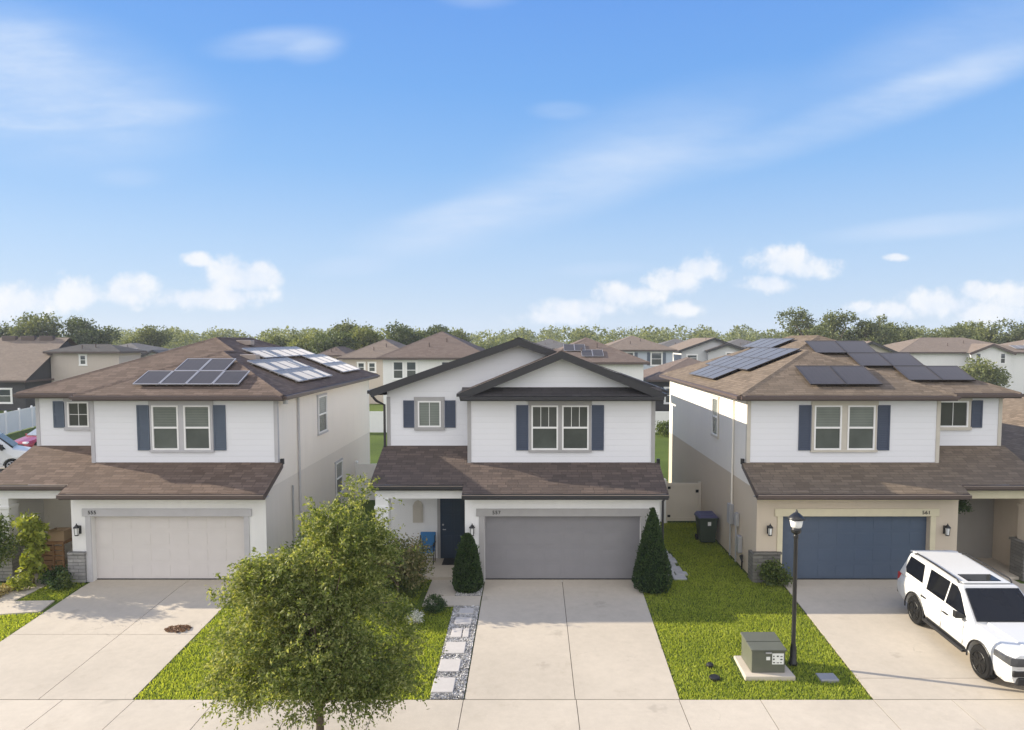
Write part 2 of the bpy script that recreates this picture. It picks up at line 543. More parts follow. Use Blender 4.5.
def driveway(name, x0, x1, xc, yj, far0, far1):
    """two columns of slabs with open joints over a dark bed"""
    mb = MB()
    rows = [15.06] + yj + [GY + .25]
    w = lambda y, a, b: a + (b - a) * (y - 15.06) / (21.8 - 15.06)
    for a, b in zip(rows, rows[1:]):
        for c0, c1 in (((x0, far0), (xc, xc)), ((xc, xc), (x1, far1))):
            la, lb = w(a, *c0) + J, w(b, *c0) + J
            ra, rb = w(a, *c1) - J, w(b, *c1) - J
            cut = [a + J]
            if a < 21.3 < b: cut.append(21.3)
            cut.append(b - J)
            for p, q in zip(cut, cut[1:]):
                lp, lq = w(p, *c0) + J, w(q, *c0) + J; rp, rq = w(p, *c1) - J, w(q, *c1) - J
                mb.hexa([(lp, p, gz(p) - .05), (rp, p, gz(p) - .05), (rq, q, gz(q) - .05), (lq, q, gz(q) - .05),
                         (lp, p, gz(p) + .012), (rp, p, gz(p) + .012), (rq, q, gz(q) + .012), (lq, q, gz(q) + .012)])
    bed = MB()
    for p, q in ((15.06, 21.3), (21.3, GY + .2)):
        bed.poly([(w(p, x0, far0), p, gz(p) - .006), (w(p, x1, far1), p, gz(p) - .006), (w(q, x1, far1), q, gz(q) - .006), (w(q, x0, far0), q, gz(q) - .006)])
    d = structure(mb.build(name, M['conc']))
    structure(bed.build('driveway_bed', M['joint']))
    return d


driveway('driveway_left', -13.72, -8.86, -10.95, [18.15], -14.0, -8.98)
driveway('driveway', -1.5, 3.28, .96, [], -1.5, 3.4)
driveway('driveway_right', 7.58, 12.9, 12.6, [15.95], 7.9, 12.9)

sw = MB(); jx = [-60, -40, -30, -22, -20.2, -18.4, -16.6, -13.74, -12.2, -10.4, -8.8, -7.0, -5.2, -3.4, -1.52, .98, 3.26, 5.06, 7.56, 9.3, 11.1, 12.9, 14.7, 16.5, 18.3, 30, 60]
for a, b in zip(jx, jx[1:]):
    slab(sw, a + J, b - J, 13.5, 15.04, .012, .08)
structure(sw.build('sidewalk', M['conc_walk']))
bed = MB(); bed.poly([(-60, 13.5, gz(13.5) - .008), (60, 13.5, gz(13.5) - .008), (60, 15.06, gz(15.06) - .008), (-60, 15.06, gz(15.06) - .008)])
structure(bed.build('sidewalk_bed', M['joint']))
ap = MB()
for a, b in ((-13.8, -8.8), (-1.55, 3.3), (7.5, 12.9)): slab(ap, a, b, 10.25, 13.48, .011, .08)
structure(ap.build('driveway_apron', M['conc']))
kb = MB(); kb.box(-90, 90, 10.0, 10.2, -.6, -.32); structure(kb.build('kerb', M['conc_walk'], bevel=.03))
st = MB(); st.box(-120, 120, 1.5, 9.98, -.7, -.44 + .13); structure(st.build('street', M['asphalt']))
kb = MB(); kb.box(-90, 90, 1.28, 1.48, -.6, -.3); structure(kb.build('kerb', M['conc_walk'], bevel=.03))
sw2 = MB(); sw2.box(-90, 90, -2.4, -.9, -.5, -.3); structure(sw2.build('sidewalk', M['conc_walk']))
ss = MB(); ss.box(-38, -29.5, 24, 120, -.1, .012); structure(ss.build('street', plain('worn_asphalt', (.30, .285, .26), .9, .2, .15, 1.2)))

# paths
p = MB()
slab(p, -3.2, -2.33, 20.65, WY - .02, .014); slab(p, -3.2, -1.53, 19.95, 20.63, .014)
structure(p.build('walkway', M['conc_walk']))
p = MB()      # the left house's path from the drive to its porch
for a, b in (((-16.9, 18.95), (-13.95, 19.9)),):
    pass
pts = [(-19.5, 18.55), (-14.05, 19.55), (-14.15, 20.3), (-15.35, 20.25), (-15.0, 23.4), (-16.0, 23.4), (-16.7, 20.1), (-19.5, 19.6)]
p.poly([(x, y, gz(y) + .02) for x, y in pts])
b0 = len(p.v)
for (xa, ya), (xb, yb) in zip(pts, pts[1:] + pts[:1]):
    p.poly([(xa, ya, gz(ya) - .03), (xb, yb, gz(yb) - .03), (xb, yb, gz(yb) + .02), (xa, ya, gz(ya) + .02)])
structure(p.build('walkway', M['conc_walk']))
p = MB(); slab(p, 12.95, 16.4, 20.6, 21.6, .012); slab(p, 13.6, 15.4, 21.62, WY + .1, .012); structure(p.build('walkway', M['conc_walk']))

# ------------------------------------------------------------------ grass
def grass_patch(poly_fn, x0, x1, y0, y1, dens, seed):
    r = np.random.default_rng(seed)
    n = int((x1 - x0) * (y1 - y0) * dens)
    X = r.uniform(x0 - .06, x1 + .06, n); Y = r.uniform(y0 - .05, y1, n)
    k = poly_fn(X + r.normal(0, .028, n), Y); X = X[k]; Y = Y[k]
    Z = np.where(Y > 21.3, 0, np.where(Y > 15.05, -.3 * (21.3 - Y) / 6.25, -.3 - .03 * (15.05 - Y) / 3.45))
    return X, Y, Z


def make_grass():
    sel = []
    lerp = lambda Y, a, b: a + (b - a) * (Y - 15.06) / 6.74
    sel.append(grass_patch(lambda X, Y: (X > lerp(Y, 3.30, 3.42)) & (X < np.where(Y < 21.8, lerp(Y, 7.54, 7.86), 7.0)) & ~((X > 4.9) & (X < 6.22) & (Y > 15.85) & (Y < 17.0)) & ~((Y > 21.95) & (X < 4.2 + (Y < 25) * .85)), 3.3, 7.9, 15.1, 29, 1700, 1))
    sel.append(grass_patch(lambda X, Y: (X > lerp(Y, -8.83, -8.95)) & (X < -2.28) & (Y < 21) & ~((X > -3.4) & (Y > 19.8)), -9, -2.2, 15.1, 21, 1700, 2))
    sel.append(grass_patch(lambda X, Y: (X < lerp(Y, -13.76, -14.0)) & (Y < 18.5 + (X + 19.5) * .18), -21, -13.7, 15.1, 19.6, 1700, 3))
    sel.append(grass_patch(lambda X, Y: (X > 13.0), 13, 18, 15.1, 20.5, 500, 4))
    sel.append(grass_patch(lambda X, Y: (X < lerp(Y, -13.8, -14.1)) & ((Y > 20.3) | (X < -99)) & (X > -15.2), -15.3, -13.9, 20.3, 21.75, 1700, 6))
    sel.append(grass_patch(lambda X, Y: X > -99, -8.3, -3.25, 21, 28, 500, 7))
    sel.append(grass_patch(lambda X, Y: (X > -99), -9, 8, 10.3, 13.45, 300, 5))
    X = np.concatenate([s[0] for s in sel]); Y = np.concatenate([s[1] for s in sel]); Z = np.concatenate([s[2] for s in sel])
    n = len(X)
    D = np.stack([NR.normal(0, .42, n), NR.normal(0, .42, n), np.ones(n)], 1)
    L = NR.uniform(.045, .10, n); W = NR.uniform(.011, .024, n)
    C = np.stack([X, Y, Z + L * .33 - .02], 1)
    ob = leaves('lawn_grass', C, D, L, W, M['grass'])
    tag(ob, 'short bright green lawn grass growing between the driveways', 'grass', kind='stuff')


make_grass()

# ------------------------------------------------------------------ house parts
FRONT = lambda y: ((0, y, 0), (1, 0, 0), (0, -1, 0))


def wall_panel(mb, fr, u0, u1, z0, z1, holes=(), reveal=.12):
    us = sorted({u0, u1, *[h[0] for h in holes], *[h[1] for h in holes]})
    zs = sorted({z0, z1, *[h[2] for h in holes], *[h[3] for h in holes]})
    O, U, Nn = fr
    P = lambda u, z, n=0.0: (O[0] + U[0] * u + Nn[0] * n, O[1] + U[1] * u + Nn[1] * n, O[2] + z)
    flip = Vector(U).cross(Vector((0, 0, 1))).dot(Vector(Nn)) < 0
    for a, b in zip(us, us[1:]):
        for c, d in zip(zs, zs[1:]):
            if any(h[0] <= a and b <= h[1] and h[2] <= c and d <= h[3] for h in holes): continue
            q = [P(a, c), P(b, c), P(b, d), P(a, d)]
            mb.poly(q[::-1] if flip else q)
    for a, b, c, d in holes:
        for (ua, za), (ub, zb) in (((a, c), (a, d)), ((a, d), (b, d)), ((b, d), (b, c)), ((b, c), (a, c))):
            q = [P(ua, za), P(ub, zb), P(ub, zb, -reveal), P(ua, za, -reveal)]
            mb.poly(q if not flip else q[::-1])


def sash(parent, fr, u0, u1, z0, z1, pane, grid=None, frame=None, fw=.05, mid=True):
    """a white-framed sash window with its pane as a sub-part"""
    w = MB()
    w.obox(fr, u0, u0 + fw, z0, z1, .0, .055); w.obox(fr, u1 - fw, u1, z0, z1, .0, .055)
    w.obox(fr, u0 + fw, u1 - fw, z0, z0 + fw, .0, .055); w.obox(fr, u0 + fw, u1 - fw, z1 - fw, z1, .0, .055)
    zm = (z0 + z1) / 2
    if mid: w.obox(fr, u0 + fw, u1 - fw, zm - .03, zm + .03, .004, .05)
    if grid:
        nx, za, zb, nz = grid
        for i in range(1, nx):
            u = u0 + fw + (u1 - u0 - 2 * fw) * i / nx
            w.obox(fr, u - .009, u + .009, za, zb, .012, .026)
        for i in range(1, nz):
            z = za + (zb - za) * i / nz
            w.obox(fr, u0 + fw, u1 - fw, z - .009, z + .009, .0125, .0255)
    f = w.build('window', frame or M['white_vinyl'], parent)
    zl = zm if mid else z0 + fw - .005
    g = MB(); g.obox(fr, u0 + fw - .005, u1 - fw + .005, zl, z1 - fw + .005, .002, .014)
    g.build('pane', pane, f)
    if mid:
        g = MB(); g.obox(fr, u0 + fw - .005, u1 - fw + .005, z0 + fw - .005, zl, .002, .012); g.build('screen', M['screen'], f)
    return f


def trim_ring(parent, fr, u0, u1, z0, z1, w, mat, sill=True, head=None, n=.03):
    t = MB(); h = head or w
    t.obox(fr, u0 - w, u0, z0, z1, .0, n); t.obox(fr, u1, u1 + w, z0, z1, .0, n)
    t.obox(fr, u0 - w - .03, u1 + w + .03, z1, z1 + h, .0, n + .012)
    t.obox(fr, u0 - w - .03, u1 + w + .03, z0 - w * 1.1, z0, .0, n + .035)
    return t.build('window_trim', mat, parent)


def shutter(parent, fr, u0, u1, z0, z1, mat):
    s = MB(); r = .05
    s.obox(fr, u0, u1, z0, z1, .0, .022)
    s.obox(fr, u0, u0 + r, z0, z1, .022, .04); s.obox(fr, u1 - r, u1, z0, z1, .022, .04)
    zm = (z0 + z1) / 2
    for a, b in ((z0, z0 + r * 1.3), (z1 - r * 1.3, z1), (zm - r * .7, zm + r * .7)): s.obox(fr, u0 + r, u1 - r, a, b, .022, .039)
    n = int((z1 - z0) / .075)
    for i in range(n):
        z = z0 + (i + .5) * (z1 - z0) / n
        if abs(z - zm) < .06 or z - z0 < .09 or z1 - z < .09: continue
        s.obox(fr, u0 + r, u1 - r, z - .012, z + .016, .022, .032)
    return s.build('shutter', mat, parent)


def garage_door(parent, x0, x1, z1, y, mat):
    d = MB(); fr = FRONT(y)
    d.obox(fr, x0, x1, 0, z1, -.04, 0)
    rows = 4; cols = 8
    for r_ in range(rows):
        for c in range(cols):
            a = x0 + (x1 - x0) * c / cols + .06; b = x0 + (x1 - x0) * (c + 1) / cols - .06
            lo = .03 + (z1 - .03) * r_ / rows + .075; hi = .03 + (z1 - .03) * (r_ + 1) / rows - .075
            d.obox(fr, a, b, lo, hi, .0, .007)
    for r_ in range(1, rows):
        z = .03 + (z1 - .03) * r_ / rows
        d.obox(fr, x0, x1, z - .012, z - .003, .0, .004)
    ob = d.build('garage_door', mat, parent, bevel=.004)
    s = MB(); s.obox(fr, x0, x1, 0.0, .045, .001, .02); s.build('weather_seal', M['dark'], ob)
    return ob


def wall_lamp(parent, x, z, y):
    m = MB(); fr = ((x, y, z), (1, 0, 0), (0, -1, 0))
    m.obox(fr, -.055, .055, -.16, .10, 0, .025)
    m.bar((x, y - .02, z + .06), (x, y - .15, z + .12), .02, .02)
    m.lathe((x, y - .15, z), [(.012, .20), (.02, .16), (.095, .08), (.10, .065), (.07, .06)], 8)
    m.lathe((x, y - .15, z), [(.05, -.19), (.065, -.175), (.065, -.16)], 8)
    for k in range(4):
        a = k * math.pi / 2 + .78
        m.bar((x + .07 * math.cos(a), y - .15 + .07 * math.sin(a), z + .065), (x + .055 * math.cos(a), y - .15 + .055 * math.sin(a), z - .165), .012, .012)
    o = m.build('wall_lamp', M['black_metal'], parent)
    g = MB(); g.lathe((x, y - .15, z), [(.048, -.155), (.062, .055)], 8); g.build('lamp_glass', M['lampglass'], o)
    return o


def house_number(parent, text, x, z, y, size=.16):
    c = bpy.data.curves.new('house_number', 'FONT'); c.body = text; c.size = size; c.extrude = .008; c.align_x = 'CENTER'; c.align_y = 'CENTER'
    c.space_character = 1.15
    c.materials.append(M['dark']); tmp = bpy.data.objects.new('number_curve', c); COL.objects.link(tmp)
    dg = bpy.context.evaluated_depsgraph_get(); dg.update()
    me = bpy.data.meshes.new_from_object(tmp.evaluated_get(dg)); bpy.data.objects.remove(tmp, do_unlink=True); bpy.data.curves.remove(c)
    o = bpy.data.objects.new('house_number', me); COL.objects.link(o)
    o.parent = parent; og = ORG[parent.name]
    o.location = (x - og[0], y - og[1] - .012, z - og[2]); o.rotation_euler = (rad(90), 0, 0)
    return o


def fascia_ring(parent, pts, ze, mat, h=.17, closed=True, soffit=True):
    """fascia boards and gutters round an eave outline (ccw list of xy), plus the soffit"""
    f = MB(); n = len(pts)
    for i in range(n if closed else n - 1):
        a = Vector(pts[i]).to_3d(); b = Vector(pts[(i + 1) % n]).to_3d()
        d = (b - a).normalized(); out = Vector((d.y, -d.x, 0))
        e = .0
        a2 = a + out * .01 - d * e; b2 = b + out * .01 + d * e
        f.bar(a2 + Vector((0, 0, ze - h / 2 - .006)), b2 + Vector((0, 0, ze - h / 2 - .006)), .03, h)
        # gutter: a little trough of its own in front of the board
        g0 = a2 + out * .065 + Vector((0, 0, ze - .075)); g1 = b2 + out * .065 + Vector((0, 0, ze - .075))
        f.bar(g0, g1, .10, .10)
    ob = f.build('fascia', mat, parent)
    if soffit:
        s = MB(); s.poly([(x, y, ze - h + .012) for x, y in pts][::-1])
        s.build('soffit', M['grey_trim'], parent)
    return ob


def caps(mb, lines, w=.26):
    for a, b in lines:
        a = Vector(a); b = Vector(b)
        mb_up = Vector((0, 0, .012))
        d = (b - a).normalized(); sd = d.cross(Vector((0, 0, 1))).normalized() * w / 2
        for k in (-1, 1):
            q = [a + mb_up * 2.2, b + mb_up * 2.2, b + sd * k + Vector((0, 0, -.035)), a + sd * k + Vector((0, 0, -.035))]
            roof_poly(mb, q)


def solar_panel(parent, O, U, V, w, h, lift=.12):
    """a framed panel lying on the plane O + u*U + v*V"""
    U = Vector(U).normalized(); V = Vector(V).normalized(); n = U.cross(V).normalized()
    if n.z < 0: n = -n
    O = Vector(O) + n * lift
    m = MB(); fr_w = .028
    def blk(u0, u1, v0, v1, n0, n1, mi):
        c = [O + U * u + V * v + n * k for k in (n0, n1) for u, v in ((u0, v0), (u1, v0), (u1, v1), (u0, v1))]
        if U.cross(V).dot(n) < 0: c = [c[3], c[2], c[1], c[0], c[7], c[6], c[5], c[4]]
        m.hexa(c, mi)
    blk(0, w, 0, fr_w, -.035, .006, 0); blk(0, w, h - fr_w, h, -.035, .006, 0)
    blk(0, fr_w, fr_w, h - fr_w, -.035, .006, 0); blk(w - fr_w, w, fr_w, h - fr_w, -.035, .006, 0)
    blk(fr_w, w - fr_w, fr_w, h - fr_w, -.03, -.002, 1)
    for f in range(len(m.f)):
        if m.mi[f] == 1: m.uv[f] = [((Vector(m.v[i]) - O).dot(U), (Vector(m.v[i]) - O).dot(V)) for i in m.f[f]]
    for uu in (w * .2, w * .8):   # feet
        q = O + U * uu + V * (h * .15)
        m.bar(q - n * .034, q - n * (lift + .01), .05, .05, V)
        q = O + U * uu + V * (h * .85)
        m.bar(q - n * .034, q - n * (lift + .01), .05, .05, V)
    return m.build('solar_panel', [M['solar'] if 'blue garage door' in parent.get('label', '') else PANEL_FRAME, M['solar']], parent)


PANEL_FRAME = plain('panel_frame', (.42, .41, .42), .4, .5, .05, metal=.3)


def house(label, x_out, x_in, x_far, st):
    """x_out: outer wall beside the porch; x_in: porch/garage edge; x_far: the other outer wall. s=+1 when the porch is on the left"""
    s = 1 if x_far > x_out else -1
    H = thing('two_storey_house', ((x_out + x_far) / 2, GY, 0), label, 'house', 'houses in the front row')
    X = sorted
    fG, fB, fW = FRONT(GY), FRONT(BY), FRONT(WY)
    g0, g1 = sorted(st['door'])
    bx0, bx1 = sorted((x_in, x_far)); rx0, rx1 = sorted((x_out, x_in))
    # ---- walls
    w = MB()
    wall_panel(w, fG, bx0, bx1, 0, 3.08, [(g0, g1, 0, st['dh'])], .22)
    # side wall away from the porch (full depth), side wall by the porch, back, recessed wall
    side = [(GY, 0), (BACK, 0), (BACK, 5.72), (BY, 5.72), (BY, 3.6), (GY, 3.12)]
    q = [(x_far, y, z) for y, z in side]
    zb_ = 2.93
    lo_ = [(x_far, GY, 0), (x_far, BACK, 0), (x_far, BACK, zb_), (x_far, GY, zb_)]
    up_ = [(x_far, GY, zb_), (x_far, BACK, zb_), (x_far, BACK, 5.72), (x_far, BY, 5.72), (x_far, BY, 3.6), (x_far, GY, 3.12)]
    sw_ = MB(); sw_.poly(lo_ if s > 0 else lo_[::-1]); sw_.build('side_wall', st.get('sidelow', st['lower']), H)
    sw_ = MB(); sw_.poly(up_ if s > 0 else up_[::-1]); sw_.build('side_wall', st.get('sidewall', st['lower']), H)
    q = [(x_in, GY, 0), (x_in, WY, 0), (x_in, WY, 4.0), (x_in, GY, 3.12)]
    w.poly(q[::-1] if s > 0 else q)
    q = [(x_out, WY, 0), (x_out, BACK, 0), (x_out, BACK, 5.72), (x_out, WY, 5.72)]
    w.poly(q[::-1] if s > 0 else q)
    if st.get('porch_side'): w.box(x_out, x_out + .12 * s, 22.36, WY - .003, 0, 2.77)
    w.poly([(x_out, BACK, 0), (x_far, BACK, 0), (x_far, BACK, 5.72), (x_out, BACK, 5.72)])
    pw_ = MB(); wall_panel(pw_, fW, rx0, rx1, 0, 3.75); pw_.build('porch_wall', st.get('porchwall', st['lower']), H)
    q = [(x_out, WY, 5.72), (x_far, WY, 5.72), (x_far, BACK, 5.72), (x_out, BACK, 5.72)]
    w.poly(q)
    w.build('wall', st['lower'], H)
    # upper front in siding
    u = MB()
    win = st['win']
    wall_panel(u, fB, bx0, bx1, 3.5, 5.75)
    q = [(x_in, BY, 3.4), (x_in, WY, 3.4), (x_in, WY, 5.75), (x_in, BY, 5.75)]
    u.poly(q[::-1] if s > 0 else q)
    wall_panel(u, FRONT(WY - .004), rx0, rx1, 3.75, 5.75)
    if st['roof'] == 'gable':
        xm = (x_out + x_far) / 2
        hz = lambda x: 6.0 + .35 * (min(x - x_out, x_far - x) + .45) - .10
        u.poly([(x_out, WY - .004, 5.75), (x_far, WY - .004, 5.75), (x_far, WY - .004, hz(x_far)), (xm, WY - .004, hz(xm)), (x_out, WY - .004, hz(x_out))])
        xb = (bx0 + bx1) / 2
        u.poly([(bx0, BY, 5.75), (bx1, BY, 5.75), (bx1, BY, 5.98), (xb, BY, 7.26), (bx0, BY, 5.98)])
    u.build('siding', st['siding'], H)
    # corner boards
    for x, y, z0, z1 in ((x_in, BY, 3.5, 5.72), (x_far, BY, 3.5, 5.72), (x_out, WY, 3.85, 5.72)):
        k = MB(); d = .11 * (1 if (x == x_in) == (s > 0) or (x == x_out and s > 0) else -1)
        if x == x_far: d = -.11 * s
        if x == x_in or x == x_out: d = .11 * s
        k.box(x - .012 * s * (1 if x != x_far else -1), x + d, y - .026, y + .10, z0, z1)
        k.build('corner_trim', st['corner'], H)
    # ---- garage front
    t = MB(); tw = .17
    t.obox(fG, g0 - tw, g0, 0, st['dh'], 0, .03); t.obox(fG, g1, g1 + tw, 0, st['dh'], 0, .03)
    t.obox(fG, g0 - tw - .09, g1 + tw + .09, st['dh'], st['dh'] + .24, 0, .045)
    t.build('garage_trim', st['gtrim'], H, bevel=.006)
    garage_door(H, g0, g1, st['dh'], GY + .20, st['gdoor'])
    nx = st['num_x']; house_number(H, st['num'], nx, st['dh'] + .12, GY - .045)
    for lx in st['lamps']: wall_lamp(H, lx, 1.72, GY)
    if st.get('frieze'):
        k = MB(); k.obox(fG, bx0, bx1, 2.62, 2.80, 0, .022); k.build('frieze_board', st['frieze'], H)
    for a, b in st.get('stone', ()):
        k = MB(); k.box(a, b, GY - .09, GY - .001, 0, .92); k.box(a - .03, b + .03, GY - .13, GY + .0, .92, .99)
        if abs(a - x_far) < .2 or abs(b - x_far) < .2 or True:
            e = a if abs(a - bx0) < .2 else b
            k.box(e - .05, e + .05, GY - .085, GY + .42, 0, .915)
        k.build('stone_veneer', st['stone_m'], H, bevel=.01)
    # ---- shed roofs over garage and porch (one pitch)
    zs = lambda y: 2.94 + .41 * (y - 21.3)
    gx0, gx1 = sorted((x_in - .04 * s, x_far + .16 * s))
    def shed(name, a, b, y0, y1):
        r_ = MB()
        roof_poly(r_, [(a, y0, zs(y0)), (b, y0, zs(y0)), (b, y1, zs(y1)), (a, y1, zs(y1))])
        for x in (a, b):
            q_ = [(x, y0, zs(y0) - .03), (x, y1, zs(y1) - .03), (x, y1, zs(y1)), (x, y0, zs(y0))]
            r_.poly(q_)
        o_ = r_.build(name, st['shingle'], H)
        f_ = MB()
        f_.box(a, b, y0 - .0, y0 + .03, zs(y0) - .19, zs(y0) - .012)
        f_.box(a - .0, b + .0, y0 - .105, y0 - .004, zs(y0) - .125, zs(y0) - .02)
        for x, sg in ((a, 1), (b, -1)):
            f_.hexa([(min(x, x + .03 * sg), y0 + .03, zs(y0) - .19), (max(x, x + .03 * sg), y0 + .03, zs(y0) - .19), (max(x, x + .03 * sg), y1, zs(y1) - .17), (min(x, x + .03 * sg), y1, zs(y1) - .17),
                     (min(x, x + .03 * sg), y0 + .03, zs(y0) - .031), (max(x, x + .03 * sg), y0 + .03, zs(y0) - .031), (max(x, x + .03 * sg), y1, zs(y1) - .031), (min(x, x + .03 * sg), y1, zs(y1) - .031)])
        f_.build('gutter', st['fascia'], o_)
        d_ = MB(); d_.box(a, b, y0 - .112, y0 - .106, zs(y0) - .032, zs(y0) - .016); d_.build('drip_edge', M['drip'], o_)
        s_ = MB(); s_.poly([(a + .03, y0 + .03, zs(y0) - .17), (a + .03, min(GY, y1), zs(y0) - .17), (b - .03, min(GY, y1), zs(y0) - .17), (b - .03, y0 + .03, zs(y0) - .17)]); s_.build('soffit', M['white_vinyl'], o_)
        return o_
    o_ = shed('garage_roof', gx0, gx1, 21.3, BY)
    k = MB()   # step flashing where the shed roof dies into the wall
    for x in (gx1 if s > 0 else gx0,):
        k.box(x - .08 * s, x + .02 * s, BY - .06, BY + .06, zs(BY) - .06, zs(BY) + .12)
    k.build('flashing', M['dark'], o_)
    px0, px1 = sorted((x_out - .14 * s, x_in - .045 * s))
    po = shed('porch_roof', px0, px1, 21.76, WY)
    # porch: beam, ceiling, column, floor, door
    bm = MB(); bm.box(x_out, x_in - .005 * s, 21.98, 22.24, 2.64, 2.94); bm.build('porch_beam', st['beam'], H)
    c = MB(); c.poly([(rx0, 22.24, 2.78), (rx0, WY, 2.78), (rx1, WY, 2.78), (rx1, 22.24, 2.78)]); c.build('porch_ceiling', M['white_vinyl'], H)
    cm = MB(); ca, cb = sorted((x_out, x_out + .42 * s)); cm.box(ca, cb, 21.95, 22.35, 0, 2.64)
    cm.box(ca - .03, cb + .03, 21.92, 22.38, 2.30, 2.40)
    col = cm.build('porch_column', st['lower'], H, bevel=.01)
    if st.get('col_stone'):
        k = MB(); k.box(ca - .12, cb + .12, 21.83, 22.47, 0, 1.18); k.box(ca - .16, cb + .16, 21.79, 22.51, 1.18, 1.26); k.build('stone_base', st['stone_m'], col, bevel=.01)
    pf = MB(); pf.box(rx0 + .02, rx1 - .02, 22.0, WY, 0, .09); pf.build('porch_floor', M['conc_walk'], H)
    d0, d1 = sorted(st['fdoor'])
    d = MB(); fr = FRONT(WY)
    d.obox(fr, d0, d1, .09, 2.42, .0, .05)
    for a, b in ((.25, .9), (1.05, 1.65), (1.8, 2.25)):
        for e0, e1 in ((d0 + .1, (d0 + d1) / 2 - .04), ((d0 + d1) / 2 + .04, d1 - .1)): d.obox(fr, e0, e1, a, b, .05, .062)
    fd = d.build('front_door', st['fdoor_m'], H, bevel=.006)
    k = MB(); k.tube([(st['handle_x'], WY - .06, 1.12), (st['handle_x'], WY - .11, 1.12), (st['handle_x'] + .1, WY - .11, 1.12)], .014)
    k.build('door_handle', M['steel'], fd)
    k = MB(); k.tube([(st['handle_x'], WY - .055, 1.28), (st['handle_x'], WY - .085, 1.28)], .03, 10); k.build('deadbolt', M['steel'], fd)
    k = MB(); k.obox(fr, d0 - .1, d0, .09, 2.52, 0, .06); k.obox(fr, d1, d1 + .1, .09, 2.52, 0, .06); k.obox(fr, d0, d1, 2.42, 2.52, 0, .06); k.build('door_frame', st['dframe'], H)
    # ---- upper twin window
    a, b, c_, d_ = win
    z0, z1 = 4.05, 5.52
    trim_ring(H, fB, a, d_, z0, z1, .07, st['wtrim'], head=.16)
    k = MB(); k.obox(fB, b, c_, z0, z1, 0, .03); k.build('mullion', st['wtrim'], H)
    sash(H, fB, a, b, z0, z1, st['pane'], st.get('grid') and (3, (z0 + z1) / 2 + .03, z1 - .05, 1))
    sash(H, fB, c_, d_, z0, z1, st['pane'], st.get('grid') and (3, (z0 + z1) / 2 + .03, z1 - .05, 1))
    shutter(H, fB, a - .50, a - .10, z0 - .02, z1 + .01, st['shut']); shutter(H, fB, d_ + .10, d_ + .50, z0 - .02, z1 + .01, st['shut'])
    # ---- small window over the porch
    a, b, z0, z1 = st['small']
    trim_ring(H, FRONT(WY - .004), a, b, z0, z1, .10, st['wtrim'], head=.14)
    sash(H, FRONT(WY - .004), a, b, z0, z1, st['pane2'], (2, z0 + .05, z1 - .05, 2 if st.get('sm_grid') else 1), mid=False)
    for e in st['small_shut']:
        if e < 0: shutter(H, FRONT(WY - .004), a - .50, a - .13, z0 - .02, z1 + .02, st['shut'])
        else: shutter(H, FRONT(WY - .004), b + .13, b + .50, z0 - .02, z1 + .02, st['shut'])
    # ---- side windows on the far wall and the porch side
    for y0, y1, z0, z1 in st.get('side', ()):
        fr = ((x_far, 0, 0), (0, 1, 0), (s, 0, 0))
        trim_ring(H, fr, y0, y1, z0, z1, .07, st['wtrim'])
        sash(H, fr, y0, y1, z0, z1, st['pane'])
    for y0, y1, z0, z1 in st.get('side_out', ()):
        fr = ((x_out, 0, 0), (0, 1, 0), (-s, 0, 0))
        trim_ring(H, fr, y0, y1, z0, z1, .07, st['wtrim'])
        sash(H, fr, y0, y1, z0, z1, st['pane'])
    # ---- main roof
    r_ = MB(); oh = .36
    if st['roof'] == 'hip':
        ze, p = 5.88, .40
        xr, xl, xe0 = x_far + oh * s, x_out - oh * s, x_in - .30 * s
        yfm, yfe, yb = WY - .42, BY - .42, BACK + .4
        W = abs(xr - xl); We = abs(xr - xe0); xm = (xr + xl) / 2; xe = (xr + xe0) / 2
        A = (xe0, yfe, ze); B = (xr, yfe, ze); E_ = (xe, yfe + We / 2, ze + p * We / 2); Vv = (xe, yfm + We / 2, ze + p * We / 2)
        VL = (xe0, yfm, ze); F0 = (xl, yfm, ze); M1 = (xm, yfm + W / 2, ze + p * W / 2); M2 = (xm, yb - W / 2, ze + p * W / 2)
        K0 = (xl, yb, ze); K1 = (xr, yb, ze)
        for q in ([A, B, E_], [A, E_, Vv, VL], [F0, VL, Vv, M1], [F0, M1, M2, K0], [K0, M2, K1], [B, K1, M2, M1, Vv, E_]): roof_poly(r_, q)
        caps(r_, [(A, E_), (B, E_), (E_, Vv), (Vv, M1), (F0, M1), (M1, M2), (M2, K0), (M2, K1)])
        ro = r_.build('roof', st['shingle'], H)
        ring = [(F0[0], yfm), (VL[0], yfm), (A[0], yfe), (B[0], yfe), (K1[0], yb), (K0[0], yb)]
        if s < 0: ring = ring[::-1]
        fascia_ring(H, ring, ze, st['fascia'])
        for vx, vy in st['vents']:
            zz = ze + p * min(abs(xr - vx), 99)
            k = MB(); k.box(vx - .3, vx + .3, vy - .22, vy + .22, zz - .05, zz + .16); k.build('roof_vent', M['drip'], ro, bevel=.02)
        st['geom'] = dict(ze=ze, p=p, xr=xr, xl=xl, xe0=xe0, yfm=yfm, yfe=yfe)
    else:
        p = .35; xm = (x_out + x_far) / 2; e0, e1 = x_out - .45, x_far + .42; zr = 6.0 + p * (xm - e0); ze = 6.0; yf, yb = WY - .42, BACK + .4
        roof_poly(r_, [(e0, yf, ze), (xm, yf, zr), (xm, yb, zr), (e0, yb, ze)])
        ze1 = zr - p * (e1 - xm)
        roof_poly(r_, [(e1, yf, ze1), (xm, yf, zr), (xm, yb, zr), (e1, yb, ze1)])
        caps(r_, [((xm, yf, zr), (xm, yb, zr))])
        ro = r_.build('roof', st['shingle'], H)
        k = MB()
